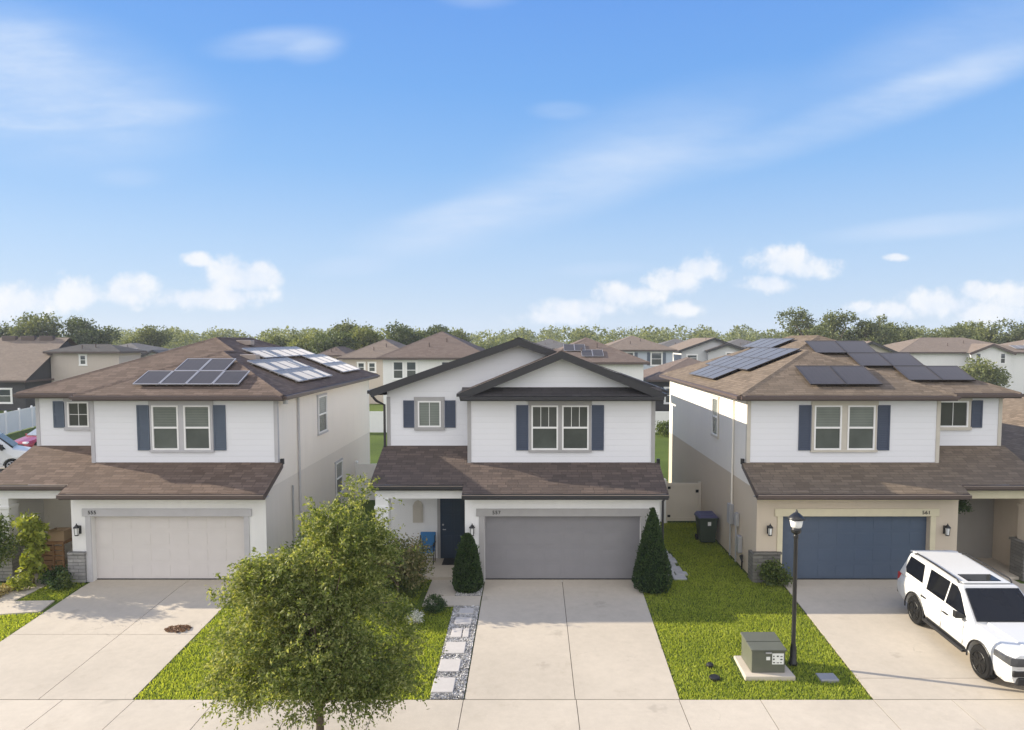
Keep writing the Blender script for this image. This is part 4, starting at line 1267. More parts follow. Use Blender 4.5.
# wheeled bin
def bin_():
    x, y = 6.62, 26.2
    T = thing('wheeled_bin', (x, y, 0), 'dark green wheeled bin with purple blue lid against the beige wall', 'bin')
    m = MB(); m.hexa([(x - .27, y - .28, .06), (x + .27, y - .28, .06), (x + .27, y + .25, .06), (x - .27, y + .25, .06), (x - .36, y - .36, 1.0), (x + .36, y - .36, 1.0), (x + .36, y + .36, 1.0), (x - .36, y + .36, 1.0)])
    m.box(x - .39, x + .39, y - .39, y + .39, .95, 1.01)
    m.build('body', M['bin_green'], T, bevel=.03)
    m = MB(); m.hexa([(x - .38, y - .40, 1.012), (x + .38, y - .40, 1.012), (x + .38, y + .40, 1.012), (x - .38, y + .40, 1.012), (x - .30, y - .32, 1.10), (x + .30, y - .32, 1.10), (x + .30, y + .34, 1.12), (x - .30, y + .34, 1.12)])
    m.build('lid', M['bin_lid'], T, bevel=.02)
    m = MB(); m.tube([(x - .3, y + .43, .98), (x + .3, y + .43, .98)], .02); m.build('handle', M['bin_green'], T)
    for sx in (-.3, .3):
        m = MB(); m.tube([(x + sx - .03, y + .27, .12), (x + sx + .03, y + .27, .12)], .12, 14); m.build('wheel', M['rubber'], T)
    m = MB(); m.box(x - .03, x + .09, y - .362, y - .352, .72, .86); m.build('label', M['sticker'], T)


bin_()

# porch furniture
def chair(x, y, z):
    T = thing('porch_chair', (x, y, z), 'blue chair on the white porch beside the navy front door', 'chair')
    m = MB(); m.box(x - .26, x + .26, y - .26, y + .22, z + .40, z + .46); m.build('seat', M['chairblue'], T, bevel=.02)
    m = MB(); m.hexa([(x - .26, y + .20, z + .44), (x + .26, y + .20, z + .44), (x + .26, y + .25, z + .44), (x - .26, y + .25, z + .44), (x - .26, y + .30, z + .98), (x + .26, y + .30, z + .98), (x + .26, y + .34, z + .98), (x - .26, y + .34, z + .98)]); m.build('backrest', M['chairblue'], T, bevel=.02)
    for sx in (-.25, .25):
        for sy in (-.22, .2):
            m = MB(); m.bar((x + sx, y + sy, z), (x + sx, y + sy, z + (.64 if sy < 0 else .9)), .03, .03, (0, 1, 0)); m.build('leg', M['dark'], T)
        m = MB(); m.bar((x + sx, y - .24, z + .65), (x + sx, y + .28, z + .65), .05, .03); m.build('armrest', M['dark'], T)


chair(-3.58, 23.45, .09)
m = MB()
T = thing('wooden_crate', (-15.70, 22.9, .09), 'brown wooden slatted crate standing on the left porch', 'crate')
for i in range(5): m.box(-16.10, -15.37, 22.6, 22.63, .10 + i * .17, .24 + i * .17)
for i in range(5): m.box(-16.10, -16.07, 22.64, 23.2, .10 + i * .17, .24 + i * .17)
m.build('slatted_side', M['wood_brown'], T)
m = MB()
for x in (-16.11, -15.73, -15.41): m.box(x, x + .05, 22.565, 22.6, .09, .98)
m.build('post', M['wood_brown'], T)
m = MB(); m.box(-16.17, -15.35, 22.55, 23.25, .98, 1.05); m.build('top', M['wood_brown'], T)
T = thing('cardboard_box', (-15.70, 22.9, 1.05), 'open cardboard box resting on the wooden crate', 'box')
cb = plain('cardboard', (.42, .30, .18), .8, .2, .15)
m = MB(); m.box(-15.95, -15.41, 22.7, 22.72, 1.052, 1.4); m.box(-15.95, -15.41, 23.1, 23.12, 1.052, 1.4); m.box(-15.95, -15.93, 22.72, 23.1, 1.052, 1.4); m.box(-15.43, -15.41, 22.72, 23.1, 1.052, 1.4); m.build('body', cb, T)
m = MB(); m.hexa([(-15.95, 22.55, 1.46), (-15.41, 22.55, 1.46), (-15.41, 22.7, 1.4), (-15.95, 22.7, 1.4), (-15.95, 22.55, 1.475), (-15.41, 22.55, 1.475), (-15.41, 22.7, 1.415), (-15.95, 22.7, 1.415)]); m.build('flap', cb, T)
T = thing('folded_tarp', (-16.35, 22.5, 0), 'blue folded tarp leaning beside the left porch column', 'tarp')
m = MB(); m.hexa([(-16.65, 22.55, .02), (-16.10, 22.45, .02), (-16.05, 22.75, .02), (-16.60, 22.85, .02), (-16.60, 22.75, .95), (-16.45, 22.72, .8), (-16.40, 22.9, .78), (-16.55, 22.9, .93)]); m.build('cloth', plain('blue_tarp', (.03, .05, .11), .6), T, bevel=.03)
m = MB(); m.tube([(-16.58, 22.62, .5), (-16.15, 22.5, .42), (-16.10, 22.75, .42)], .012); m.build('strap', M['dark'], T)

# hanging basket on the right porch
T = thing('hanging_basket', (13.95, 22.6, 2.1), 'dark hanging plant basket under the right porch roof', 'plant')
m = MB(); m.lathe((13.95, 22.6, 2.12), [(.09, 0), (.17, .16), (.18, .18)], 12); m.build('pot', M['dark'], T)
m = MB()
for k in range(3):
    a = k * 2.09; m.tube([(13.95 + .17 * math.cos(a), 22.6 + .17 * math.sin(a), 2.3), (13.95, 22.6, 2.77)], .006, 5)
m.build('hanger', M['dark'], T)
P, d = blob_points([(13.95, 22.6, 2.36, .3, .3, .16), (14.0, 22.6, 2.2, .34, .3, .12)], 90)
C = np.repeat(P, 12, 0) + NR.normal(0, .06, (1080, 3)); leaves('foliage', C, NR.normal(0, 1, (1080, 3)) + [0, 0, -.6], .1, .03, M['leaf_dark'], T)

# ------------------------------------------------------------------ fences
def fence(label, pts, h=1.8, step=2.4, gate=None, mat=None):
    mat = mat or M['white_vinyl']
    T = thing('vinyl_fence', (*pts[0], 0), label, 'fence', 'white vinyl fences')
    a = Vector(pts[0]).to_3d(); b = Vector(pts[1]).to_3d(); n = max(1, round((b - a).length / step))
    for i in range(n):
        p0 = a.lerp(b, i / n); p1 = a.lerp(b, (i + 1) / n); d = (p1 - p0).normalized()
        m = MB(); m.bar(p0 + Vector((0, 0, h / 2)), p1 + Vector((0, 0, h / 2)), .03, h - .2)
        for z in (.12, h - .08): m.bar(p0 + Vector((0, 0, z)), p1 + Vector((0, 0, z)), .05, .14)
        w = (p1 - p0).length
        for k in range(1, int(w / .3)):
            q = p0 + d * k * .3; m.bar(q + Vector((0, 0, .2)), q + Vector((0, 0, h - .16)), .006, .036, d)
        m.build('panel', mat, T)
    for i in range(n + 1):
        p0 = a.lerp(b, i / n); m = MB(); m.box(p0.x - .065, p0.x + .065, p0.y - .065, p0.y + .065, 0, h + .08)
        m.hexa([(p0.x - .08, p0.y - .08, h + .08), (p0.x + .08, p0.y - .08, h + .08), (p0.x + .08, p0.y + .08, h + .08), (p0.x - .08, p0.y + .08, h + .08)] + [(p0.x + sx * .02, p0.y + sy * .02, h + .14) for sx, sy in ((-1, -1), (1, -1), (1, 1), (-1, 1))])
        m.build('post', mat, T)
    return T


fence('long white vinyl fence along the back of the lots', (-26, 57.5), 1.8) if False else fence('long white vinyl fence along the back of the three lots', [(-26, 57.5), (26, 57.5)])
fence('white vinyl fence along the far side of the side street', [(-41.6, 52), (-45.6, 68)])
fence('white fence panel beside the beige gate, next to the white house', [(4.12, 29.0), (5.55, 29.0)], 1.75, 1.5)
fence('white vinyl fence between the left and middle houses', [(-8.35, 33), (-5.05, 33)], 1.8, 1.7)
T = thing('garden_gate', (6.3, 29, 0), 'beige gate with black hinges between the white and beige houses', 'gate')
gm_ = plain('beige_vinyl', (.62, .56, .47), .4, .4, .04)
m = MB(); m.box(5.68, 6.98, 28.985, 29.015, .12, 1.66)
for z in (.16, 1.62): m.box(5.68, 6.98, 28.965, 29.035, z - .07, z + .07)
m.build('panel', gm_, T)
for x in (5.62, 7.03):
    m = MB(); m.box(x - .055, x + .055, 28.94, 29.06, 0, 1.75); m.build('post', gm_, T)
for z in (.3, 1.5):
    m = MB(); m.box(5.63, 5.8, 28.945, 28.962, z - .05, z + .05); m.build('hinge', M['dark'], T)
m = MB(); m.box(6.85, 6.97, 28.93, 28.962, 1.3, 1.42); m.build('latch', M['dark'], T)

# ------------------------------------------------------------------ vehicles
def loft(stations, n_half):
    """stations: (y, [(x,z) half section from bottom centre out and up to top centre])"""
    m = MB(); rings = []
    for y, half in stations:
        ring = [(x, y, z) for x, z in half] + [(-x, y, z) for x, z in half[::-1] if x > 1e-6]
        rings.append(ring)
    k = len(rings[0]); b = 0
    for r_ in rings: m.v += r_
    for i in range(len(rings) - 1):
        for j in range(k):
            j2 = (j + 1) % k
            m.f.append((i * k + j, i * k + j2, (i + 1) * k + j2, (i + 1) * k + j)); m.uv.append(None); m.mi.append(0)
    m.f.append(tuple(range(k))[::-1]); m.uv.append(None); m.mi.append(0)
    e = (len(rings) - 1) * k; m.f.append(tuple(e + j for j in range(k))); m.uv.append(None); m.mi.append(0)
    return m


def cut_arches(ob, wheels, r, width):
    """wheel arches cut out of the body for good"""
    for x, y, z in wheels:
        c = MB(); c.tube([(x - width, y, z), (x + width, y, z)], r, 28)
        co = c.build('cutter', M['dark'])
        mod = ob.modifiers.new('arch', 'BOOLEAN'); mod.object = co; mod.operation = 'DIFFERENCE'; mod.solver = 'EXACT'
        dg = bpy.context.evaluated_depsgraph_get(); dg.update()
        me = bpy.data.meshes.new_from_object(ob.evaluated_get(dg))
        ob.modifiers.clear(); ob.data = me
        bpy.data.objects.remove(co, do_unlink=True)


def wheel(parent, x, y, r, w, rim_m, side):
    m = MB(); n = 28
    prof = [(-w / 2 + .006, r * .60), (-w / 2, r * .90), (-w / 2 + .03, r * .975), (-w / 4, r), (w / 4, r), (w / 2 - .03, r * .975), (w / 2, r * .90), (w / 2 + .004, r * .60)]
    m.tube([(x + a, y, r) for a, _ in prof], [q for _, q in prof], n)
    o = m.build('wheel', M['rubber'], parent, local=True)
    k = MB(); fx = x + side * (w / 2 + .004)
    k.tube([(fx - side * .03, y, r), (fx, y, r)], r * .18, 14)
    k.tube([(fx - side * .10, y, r), (fx - side * .09, y, r)], r * .62, 24)
    for s_ in range(6):
        a = s_ * math.pi / 3
        for da in (-.13, .13):
            p0 = (fx - side * .012, y + math.cos(a) * r * .12, r + math.sin(a) * r * .12)
            p1 = (fx - side * .004, y + math.cos(a + da) * r * .62, r + math.sin(a + da) * r * .62)
            k.bar(p0, p1, .035, .03, (1, 0, 0))
    rp = []
    for s_ in range(25):
        a = s_ * 2 * math.pi / 24; rp.append((fx, y + math.cos(a) * r * .63, r + math.sin(a) * r * .63))
    k.tube(rp, .016, 6)
    k.build('rim', rim_m, o, local=True)
    return o


def side_pane(name, pts, xf, mat, T, sgn, th=.012):
    """a pane on the cabin side: pts (y,z), xf(z) = half width of the cabin at height z"""
    m = MB(); a = [((xf(z) + .006) * sgn, y, z) for y, z in pts]; b = [((xf(z) - th) * sgn, y, z) for y, z in pts]
    m.poly(a if sgn > 0 else a[::-1])
    for i in range(len(a)):
        j = (i + 1) % len(a); m.poly([a[i], b[i], b[j], a[j]])
    return m.build(name, mat, T, local=True)


def suv():
    T = thing('parked_car', (11.42, 17.42, 0), 'white off-road wagon with black wheels and roof rails on the driveway', 'car')
    sl = .3 / 6.25
    T.rotation_euler = (math.atan(sl), 0, 0); T.location = (11.42, 17.42, gz(17.42) + .014)
    def sec(zb, zt, wb, wm, ws):
        zs_ = zt - .06
        return [(0, zb), (wb, zb), (wm - .02, zb + .12), (wm, zb + .28), (wm, zs_ - .20), (wm - .025, zs_ - .10), (ws, zs_), (ws - .09, zt), (0, zt + .02)]
    stn = [(-2.43, sec(.46, .98, .66, .76, .70)), (-2.40, sec(.40, 1.03, .78, .86, .80)), (-2.22, sec(.34, 1.07, .86, .935, .86)), (-1.5, sec(.34, 1.10, .88, .955, .87)),
           (-.95, sec(.36, 1.11, .88, .955, .88)), (0, sec(.38, 1.12, .88, .955, .89)), (1.3, sec(.38, 1.13, .88, .955, .89)), (2.1, sec(.40, 1.13, .87, .945, .88)), (2.36, sec(.44, 1.11, .84, .91, .85)), (2.43, sec(.50, 1.05, .78, .85, .81))]
    body = loft(stn, 9).build('body', M['carpaint'], None)
    FA, RA, wr = -1.45, 1.36, .39
    cut_arches(body, [(s_ * .9, y, wr + .02) for s_ in (-1, 1) for y in (FA, RA)], .455, .32)
    body.parent = T
    b = body.modifiers.new('bevel', 'BEVEL'); b.width = .025; b.segments = 3; b.limit_method = 'ANGLE'; b.angle_limit = rad(25)
    # cabin
    xf = lambda z: .865 - (z - 1.18) * .26
    m = MB(); zt = 1.75
    m.hexa([(-xf(1.08), -1.06, 1.08), (xf(1.08), -1.06, 1.08), (xf(1.08), 2.37, 1.08), (-xf(1.08), 2.37, 1.08),
            (-xf(zt), -.22, zt - .02), (xf(zt), -.22, zt - .02), (xf(zt), 2.12, zt), (-xf(zt), 2.12, zt)])
    m.build('cabin', M['carpaint'], T, bevel=.05, local=True)
    m = MB(); m.box(-.60, .60, -.12, 2.18, zt - .005, zt + .022); m.hexa([(-.62, 2.1, zt - .03), (.62, 2.1, zt - .03), (.60, 2.36, zt - .06), (-.60, 2.36, zt - .06), (-.62, 2.1, zt + .03), (.62, 2.1, zt + .03), (.60, 2.36, zt - .02), (-.60, 2.36, zt - .02)])
    m.build('roof', M['carpaint'], T, bevel=.015, local=True)
    m = MB(); m.box(-.42, .42, -.02, .42, zt + .018, zt + .036); m.build('sunroof', M['carglass'], T, bevel=.01, local=True)
    # glass
    ws = [(-.76, -.985, 1.155), (.76, -.985, 1.155), (.655, -.30, 1.69), (-.655, -.30, 1.69)]
    nrm = Vector((0, -.56, .78)).normalized() * .03
    m = MB(); m.hexa([Vector(p) + nrm * -.6 for p in ws] + [Vector(p) + nrm for p in ws]); m.build('windshield', M['carglass'], T, local=True)
    m = MB(); rg = [(-.66, 2.325, 1.20), (.66, 2.325, 1.20), (.60, 2.175, 1.64), (-.60, 2.175, 1.64)]
    nrm = Vector((0, .93, .3)).normalized() * .035
    m.hexa([Vector(p) + nrm for p in rg] + [Vector(p) - nrm for p in rg]); m.build('rear_window', M['carglass'], T, local=True)
    for sg in (-1, 1):
        side_pane('side_window', [(-.74, 1.155), (.11, 1.155), (.11, 1.68), (-.12, 1.68), (-.30, 1.58)], xf, M['carglass'], T, sg)
        side_pane('side_window', [(.17, 1.155), (.98, 1.155), (1.03, 1.68), (.17, 1.68)], xf, M['carglass'], T, sg)
        side_pane('side_window', [(1.20, 1.22), (2.02, 1.22), (2.10, 1.34), (2.03, 1.675), (1.33, 1.675)], xf, M['carglass'], T, sg)
        m = MB(); m.tube([(sg * .66, -.05, zt + .0), (sg * .67, .05, zt + .06), (sg * .675, 1.0, zt + .075), (sg * .67, 1.85, zt + .06), (sg * .66, 1.98, zt + .0)], .022, 8); m.build('roof_rail', M['dark'], T, local=True)
        m = MB(); m.hexa([(sg * .88, -.72, 1.10), (sg * 1.10, -.70, 1.10), (sg * 1.10, -.56, 1.10), (sg * .88, -.58, 1.10), (sg * .88, -.72, 1.19), (sg * 1.10, -.70, 1.28), (sg * 1.10, -.56, 1.28), (sg * .88, -.58, 1.19)])
        m.build('mirror', M['dark'], T, bevel=.02, local=True)
        for yy in (-.02, .98):
            m = MB(); m.box(sg * .955, sg * .985, yy - .13, yy + .07, .93, .965); m.build('door_handle', M['dark'], T, bevel=.006, local=True)
        m = MB()
        for yy in (-.78, .14, 1.07): m.box(sg * .950, sg * .957, yy - .006, yy + .006, .50, 1.05)
        m.build('door_seam', M['dark'], T, local=True)
        m = MB(); m.box(sg * .84, sg * 1.02, FA + .55, RA - .50, .34, .40); m.box(sg * .80, sg * .93, FA + .6, RA - .55, .40, .46); m.build('running_board', M['dark'], T, bevel=.015, local=True)
        for y_ in (FA, RA):
            m = MB(); pts = []
            for k in range(15):
                a = math.pi * (-.06 + 1.12 * k / 14); pts.append((sg * .957, y_ + math.cos(a) * .462, wr + .02 + math.sin(a) * .462))
            m.tube(pts, .022, 6); m.build('wheel_arch', M['dark'], T, local=True)
            wheel(T, sg * .82, y_, wr, .26, plain('black_alloy', (.006, .006, .006), .4, .25), sg)
        q = [(sg * x_, y_) for x_, y_ in ((.45, -2.47), (.78, -2.462), (.90, -2.415), (.962, -2.22), (.972, -1.95), (.62, -2.02))]
        if sg < 0: q = q[::-1]
        m = MB(); lo_ = [(x_, y_, .80 + (.03 if abs(x_) > .93 else 0)) for x_, y_ in q]; hi_ = [(x_ * .992, y_ + .012, .972 - (.02 if abs(x_) > .95 else 0)) for x_, y_ in q]
        m.poly(lo_[::-1]); m.poly(hi_)
        for i_ in range(6):
            j_ = (i_ + 1) % 6; m.poly([lo_[i_], lo_[j_], hi_[j_], hi_[i_]])
        m.build('headlight', plain('headlight_glass', (.06, .062, .066), .2, .35, .6, 9), T, bevel=.015, local=True)
        m = MB(); m.box(sg * .50, sg * .84, -2.455, -2.25, .55, .69); m.build('fog_light', M['dark'], T, bevel=.02, local=True)
        m = MB(); m.box(sg * .78, sg * .90, 2.28, 2.40, .80, 1.10); m.build('tail_light', plain('tail_light_red', (.35, .02, .02), .2), T, bevel=.02, local=True)
    m = MB(); m.box(-.44, .44, -2.485, -2.3, .60, .968)
    m.build('grille', M['dark'], T, bevel=.03, local=True)
    m = MB(); m.hexa([(-.74, -2.47, .36), (.74, -2.47, .36), (.90, -2.1, .36), (-.90, -2.1, .36), (-.72, -2.46, .54), (.72, -2.46, .54), (.90, -2.1, .52), (-.90, -2.1, .52)]); m.build('bumper', M['dark'], T, bevel=.03, local=True)
    m = MB(); m.box(-.85, .85, 2.35, 2.48, .46, .64); m.build('bumper', M['dark'], T, bevel=.03, local=True)
    m = MB()
    m.hexa([(-.44, -2.25, 1.03), (.44, -2.25, 1.03), (.56, -1.0, 1.10), (-.56, -1.0, 1.10), (-.40, -2.18, 1.11), (.40, -2.18, 1.11), (.52, -1.0, 1.152), (-.52, -1.0, 1.152)]); m.build('hood', M['carpaint'], T, bevel=.012, local=True)


suv()


def small_car():
    T = thing('parked_car', (-34.6, 49.5, .012), 'red compact car parked by the white fence on the side street', 'car', rz=rad(-14))
    def sec(zb, zt, wm, ws): return [(0, zb), (wm - .1, zb), (wm, zb + .2), (wm, zt - .18), (ws, zt - .03), (0, zt)]
    stn = [(-2.15, sec(.30, .62, .62, .5)), (-2.0, sec(.22, .74, .80, .66)), (-1.2, sec(.2, .90, .88, .74)), (-.9, sec(.2, .95, .89, .78)), (1.4, sec(.2, .98, .89, .78)), (1.95, sec(.25, .98, .86, .74)), (2.1, sec(.35, .9, .78, .66))]
    b = loft(stn, 6).build('body', M['redpaint'], None)
    cut_arches(b, [(s_ * .85, y, .33) for s_ in (-1, 1) for y in (-1.3, 1.3)], .38, .25); b.parent = T
    xf = lambda z: .78 - (z - .95) * .35
    m = MB(); m.hexa([(-.78, -.95, .92), (.78, -.95, .92), (.78, 1.75, .92), (-.78, 1.75, .92), (-.6, -.1, 1.42), (.6, -.1, 1.42), (.6, 1.05, 1.42), (-.6, 1.05, 1.42)]); m.build('cabin', M['redpaint'], T, bevel=.06, local=True)
    ws = [(-.68, -.88, .99), (.68, -.88, .99), (.56, -.2, 1.38), (-.56, -.2, 1.38)]; n_ = Vector((0, -.5, .85)) * .03
    m = MB(); m.hexa([Vector(p) - n_ for p in ws] + [Vector(p) + n_ for p in ws]); m.build('windshield', plain('sunlit_glass', (.30, .33, .36), .08, .8), T, local=True)
    for sg in (-1, 1):
        side_pane('side_window', [(-.6, 1.0), (.4, 1.0), (.4, 1.36), (-.15, 1.36)], xf, M['carglass'], T, sg)
        side_pane('side_window', [(.48, 1.0), (1.3, 1.0), (1.0, 1.36), (.48, 1.36)], xf, M['carglass'], T, sg)
        for y_ in (-1.3, 1.3): wheel(T, sg * .78, y_, .32, .2, M['steel'], sg)
        m = MB(); m.box(sg * .42, sg * .74, -2.14, -1.9, .58, .72); m.build('headlight', M['lampglass'], T, bevel=.03, local=True)
        m = MB(); m.box(sg * .86, sg * 1.0, -.72, -.6, .95, 1.07); m.build('mirror', M['redpaint'], T, bevel=.02, local=True)
    m = MB(); m.box(-.5, .5, -2.19, -2.0, .30, .56); m.build('grille', M['dark'], T, bevel=.02, local=True)
    m = MB(); m.box(-.18, .18, -2.205, -2.19, .40, .50); m.build('licence_plate', M['sticker'], T, local=True)


small_car()


def van():
    T = thing('parked_van', (-32.4, 40.4, .012), 'white panel van on the side street at the left edge', 'van', rz=rad(118))
    # local front towards -Y, turned so that the nose points right
    def sec(zb, zt, wm, ws): return [(0, zb), (wm - .06, zb), (wm, zb + .25), (wm, max(zb + .5, zt - .5)), (ws, zt - .06), (ws - .15, zt), (0, zt)]
    stn = [(-2.75, sec(.4, .95, .78, .7)), (-2.6, sec(.34, 1.15, .9, .8)), (-1.95, sec(.32, 1.32, .98, .84)), (-1.2, sec(.32, 2.05, 1.0, .8)), (-.9, sec(.32, 2.38, 1.0, .80)), (-.4, sec(.32, 2.5, 1.0, .82)), (2.7, sec(.32, 2.52, 1.0, .84)), (2.8, sec(.4, 2.45, .96, .8))]
    b = loft(stn, 7).build('body', M['carpaint'], None)
    cut_arches(b, [(s_ * .95, y, .36) for s_ in (-1, 1) for y in (-1.85, 1.6)], .42, .28); b.parent = T
    bm_ = b.modifiers.new('bevel', 'BEVEL'); bm_.width = .04; bm_.segments = 2; bm_.limit_method = 'ANGLE'; bm_.angle_limit = rad(25)
    ws = [(-.78, -1.92, 1.38), (.78, -1.92, 1.38), (.70, -1.18, 2.08), (-.70, -1.18, 2.08)]; n_ = Vector((0, -.69, .72)) * .04
    m = MB(); m.hexa([Vector(p) - n_ for p in ws] + [Vector(p) + n_ for p in ws]); m.build('windshield', M['carglass'], T, local=True)
    for sg in (-1, 1):
        side_pane('side_window', [(-1.62, 1.34), (-.45, 1.30), (-.45, 1.95), (-1.1, 1.95)], lambda z: 1.0 - max(0, z - 1.75) * .08, M['carglass'], T, sg)
        for y_ in (-1.85, 1.6): wheel(T, sg * .88, y_, .36, .24, M['steel'], sg)
        m = MB(); m.box(sg * 1.02, sg * 1.2, -1.5, -1.38, 1.28, 1.62); m.build('mirror', M['dark'], T, bevel=.03, local=True)
        for y_ in (-.35, .0):
            m = MB(); m.box(sg * 1.0, sg * 1.03, y_ - .04, y_ + .06, 1.0, 1.2); m.build('door_handle', M['dark'], T, local=True)
        m = MB(); m.box(sg * .55, sg * .86, -2.72, -2.45, .85, 1.1); m.build('headlight', M['lampglass'], T, bevel=.03, local=True)
    m = MB(); m.box(-.85, .85, -2.8, -2.55, .36, .6); m.build('bumper', M['dark'], T, bevel=.03, local=True)


van()

# ------------------------------------------------------------------ houses behind
def far_house(label, x0, x1, y0, y1, ze, p, wall, shing, fasc, kind='hip', windows=(), ridge='y', shutters=None, panels=(), oh=.5, gables=(), group='houses behind the front row', trimm=None):
    H = thing('background_house', ((x0 + x1) / 2, y0, 0), label, 'house', group)
    w = MB()
    wall_panel(w, FRONT(y0), x0, x1, 0, ze - .1)
    w.poly([(x0, y0, 0), (x0, y0, ze - .1), (x0, y1, ze - .1), (x0, y1, 0)]); w.poly([(x1, y0, 0), (x1, y1, 0), (x1, y1, ze - .1), (x1, y0, ze - .1)]); w.poly([(x0, y1, 0), (x0, y1, ze - .1), (x1, y1, ze - .1), (x1, y1, 0)])
    r_ = MB(); a0, a1, b0, b1 = x0 - oh, x1 + oh, y0 - oh, y1 + oh
    W, D_ = a1 - a0, b1 - b0
    if kind == 'hip':
        h = min(W, D_) / 2
        if W <= D_: m1 = ((a0 + a1) / 2, b0 + h, ze + p * h); m2 = ((a0 + a1) / 2, b1 - h, ze + p * h)
        else: m1 = (a0 + h, (b0 + b1) / 2, ze + p * h); m2 = (a1 - h, (b0 + b1) / 2, ze + p * h)
        c = [(a0, b0, ze), (a1, b0, ze), (a1, b1, ze), (a0, b1, ze)]
        if W <= D_: fs = [[c[0], c[1], m1], [c[1], c[2], m2, m1], [c[2], c[3], m2], [c[3], c[0], m1, m2]]
        else: fs = [[c[0], c[1], m2, m1], [c[1], c[2], m2], [c[2], c[3], m1, m2], [c[3], c[0], m1]]
        for f in fs: roof_poly(r_, f)
        caps(r_, [(c[0], m1), (m1, m2), (c[1], m1 if W <= D_ else m2)], .3)
    elif kind == 'side':
        ym = (b0 + b1) / 2; zr = ze + p * D_ / 2
        roof_poly(r_, [(a0, b0, ze), (a1, b0, ze), (a1, ym, zr), (a0, ym, zr)]); roof_poly(r_, [(a0, b1, ze), (a1, b1, ze), (a1, ym, zr), (a0, ym, zr)])
        w.poly([(x1, y0, ze - .1), (x1, y1, ze - .1), (x1, ym, zr - .2)])
    else:
        xm = (a0 + a1) / 2; zr = ze + p * W / 2
        roof_poly(r_, [(a0, b0, ze), (xm, b0, zr), (xm, b1, zr), (a0, b1, ze)]); roof_poly(r_, [(a1, b0, ze), (xm, b0, zr), (xm, b1, zr), (a1, b1, ze)])
        w.poly([(x0, y0, ze - .1), (x1, y0, ze - .1), (x1, y0, ze + p * oh - .1), (xm, y0, zr - .1), (x0, y0, ze + p * oh - .1)])
    wo = w.build('wall', wall, H)
    ro = r_.build('roof', shing, H)
    f = MB()
    if kind in ('hip', 'side'):
        for s_, e_ in (((a0, b0), (a1, b0)), ((a1, b0), (a1, b1)), ((a1, b1), (a0, b1)), ((a0, b1), (a0, b0))):
            f.bar((*s_, ze - .11), (*e_, ze - .11), .06, .2)
        f.poly([(a0, b0, ze - .2), (a0, b1, ze - .2), (a1, b1, ze - .2), (a1, b0, ze - .2)])
    else:
        for sx, ex in ((a0, xm), (a1, xm)):
            f.bar((sx, b0 - .02, ze - .16), (ex, b0 - .02, zr - .16), .06, .34, (0, 0, 1))
        for x in (a0, a1): f.bar((x, b0, ze - .11), (x, b1, ze - .11), .06, .2)
    f.build('fascia', fasc, ro)
    for k_ in range(2):      # plumbing vents on the front slope
        vx = x0 + (x1 - x0) * (.42 + .16 * k_); dv = min(D_, W) * (.20 + .09 * k_)
        vz = ze + p * dv if kind != 'gable' else ze + p * min(vx - a0, a1 - vx)
        v_ = MB(); v_.tube([(vx, b0 + dv, vz - .1), (vx, b0 + dv, vz + .42)], .06, 8); v_.build('vent_pipe', BF, ro)
    for gx, gw, gd_, gze, gp in gables:     # a small front-facing gable
        g_ = MB(); yy = y0 - gd_
        wall_panel(g_, FRONT(yy), gx - gw / 2, gx + gw / 2, 0, gze); zr = gze + gp * (gw / 2)
        g_.poly([(gx - gw / 2, yy, gze), (gx + gw / 2, yy, gze), (gx, yy, zr)])
        for sg in (-1, 1):
            g_.poly([(gx + sg * gw / 2, yy, 0), (gx + sg * gw / 2, y0 + 1, 0), (gx + sg * gw / 2, y0 + 1, gze), (gx + sg * gw / 2, yy, gze)])
        g_.build('gable_wall', wall, H)
        q_ = MB()
        for sg in (-1, 1): roof_poly(q_, [(gx + sg * (gw / 2 + .4), yy - .4, gze - gp * .4 + .1), (gx, yy - .4, zr + .1), (gx, y0 + 5, zr + .1), (gx + sg * (gw / 2 + .4), y0 + 5, gze - gp * .4 + .1)])
        gr_ = q_.build('gable_roof', shing, H)
        q_ = MB()
        for sg in (-1, 1): q_.bar((gx + sg * (gw / 2 + .4), yy - .43, gze - gp * .4 - .06), (gx, yy - .43, zr - .06), .06, .32)
        q_.build('fascia', fasc, gr_)
    for wx, wz, ww, wh in windows:
        yy = y0
        for gx, gw, gd_, gze, gp in gables:
            if abs(wx - gx) < gw / 2: yy = y0 - gd_
        trim_ring(H, FRONT(yy), wx - ww / 2, wx + ww / 2, wz - wh / 2, wz + wh / 2, .12, trimm or M['white_vinyl'])
        sash(H, FRONT(yy), wx - ww / 2, wx + ww / 2, wz - wh / 2, wz + wh / 2, M['pane_far'], fw=.08)
        if shutters:
            for sg in (-1, 1):
                k = MB(); u_ = wx + sg * (ww / 2 + .36); k.obox(FRONT(yy), u_ - .22, u_ + .22, wz - wh / 2, wz + wh / 2, 0, .05); k.build('shutter', shutters, H)
    for px_, d_, nx, ny in panels:
        c_ = math.sqrt(1 + p * p)
        for i in range(nx):
            for j in range(ny):
                dd = d_ + j * 1.52
                solar_panel(H, (px_ + i * 1.02, b0 + dd / c_, ze + p * dd / c_), (1, 0, 0), (0, 1, p), 1.0, 1.5)
    return H


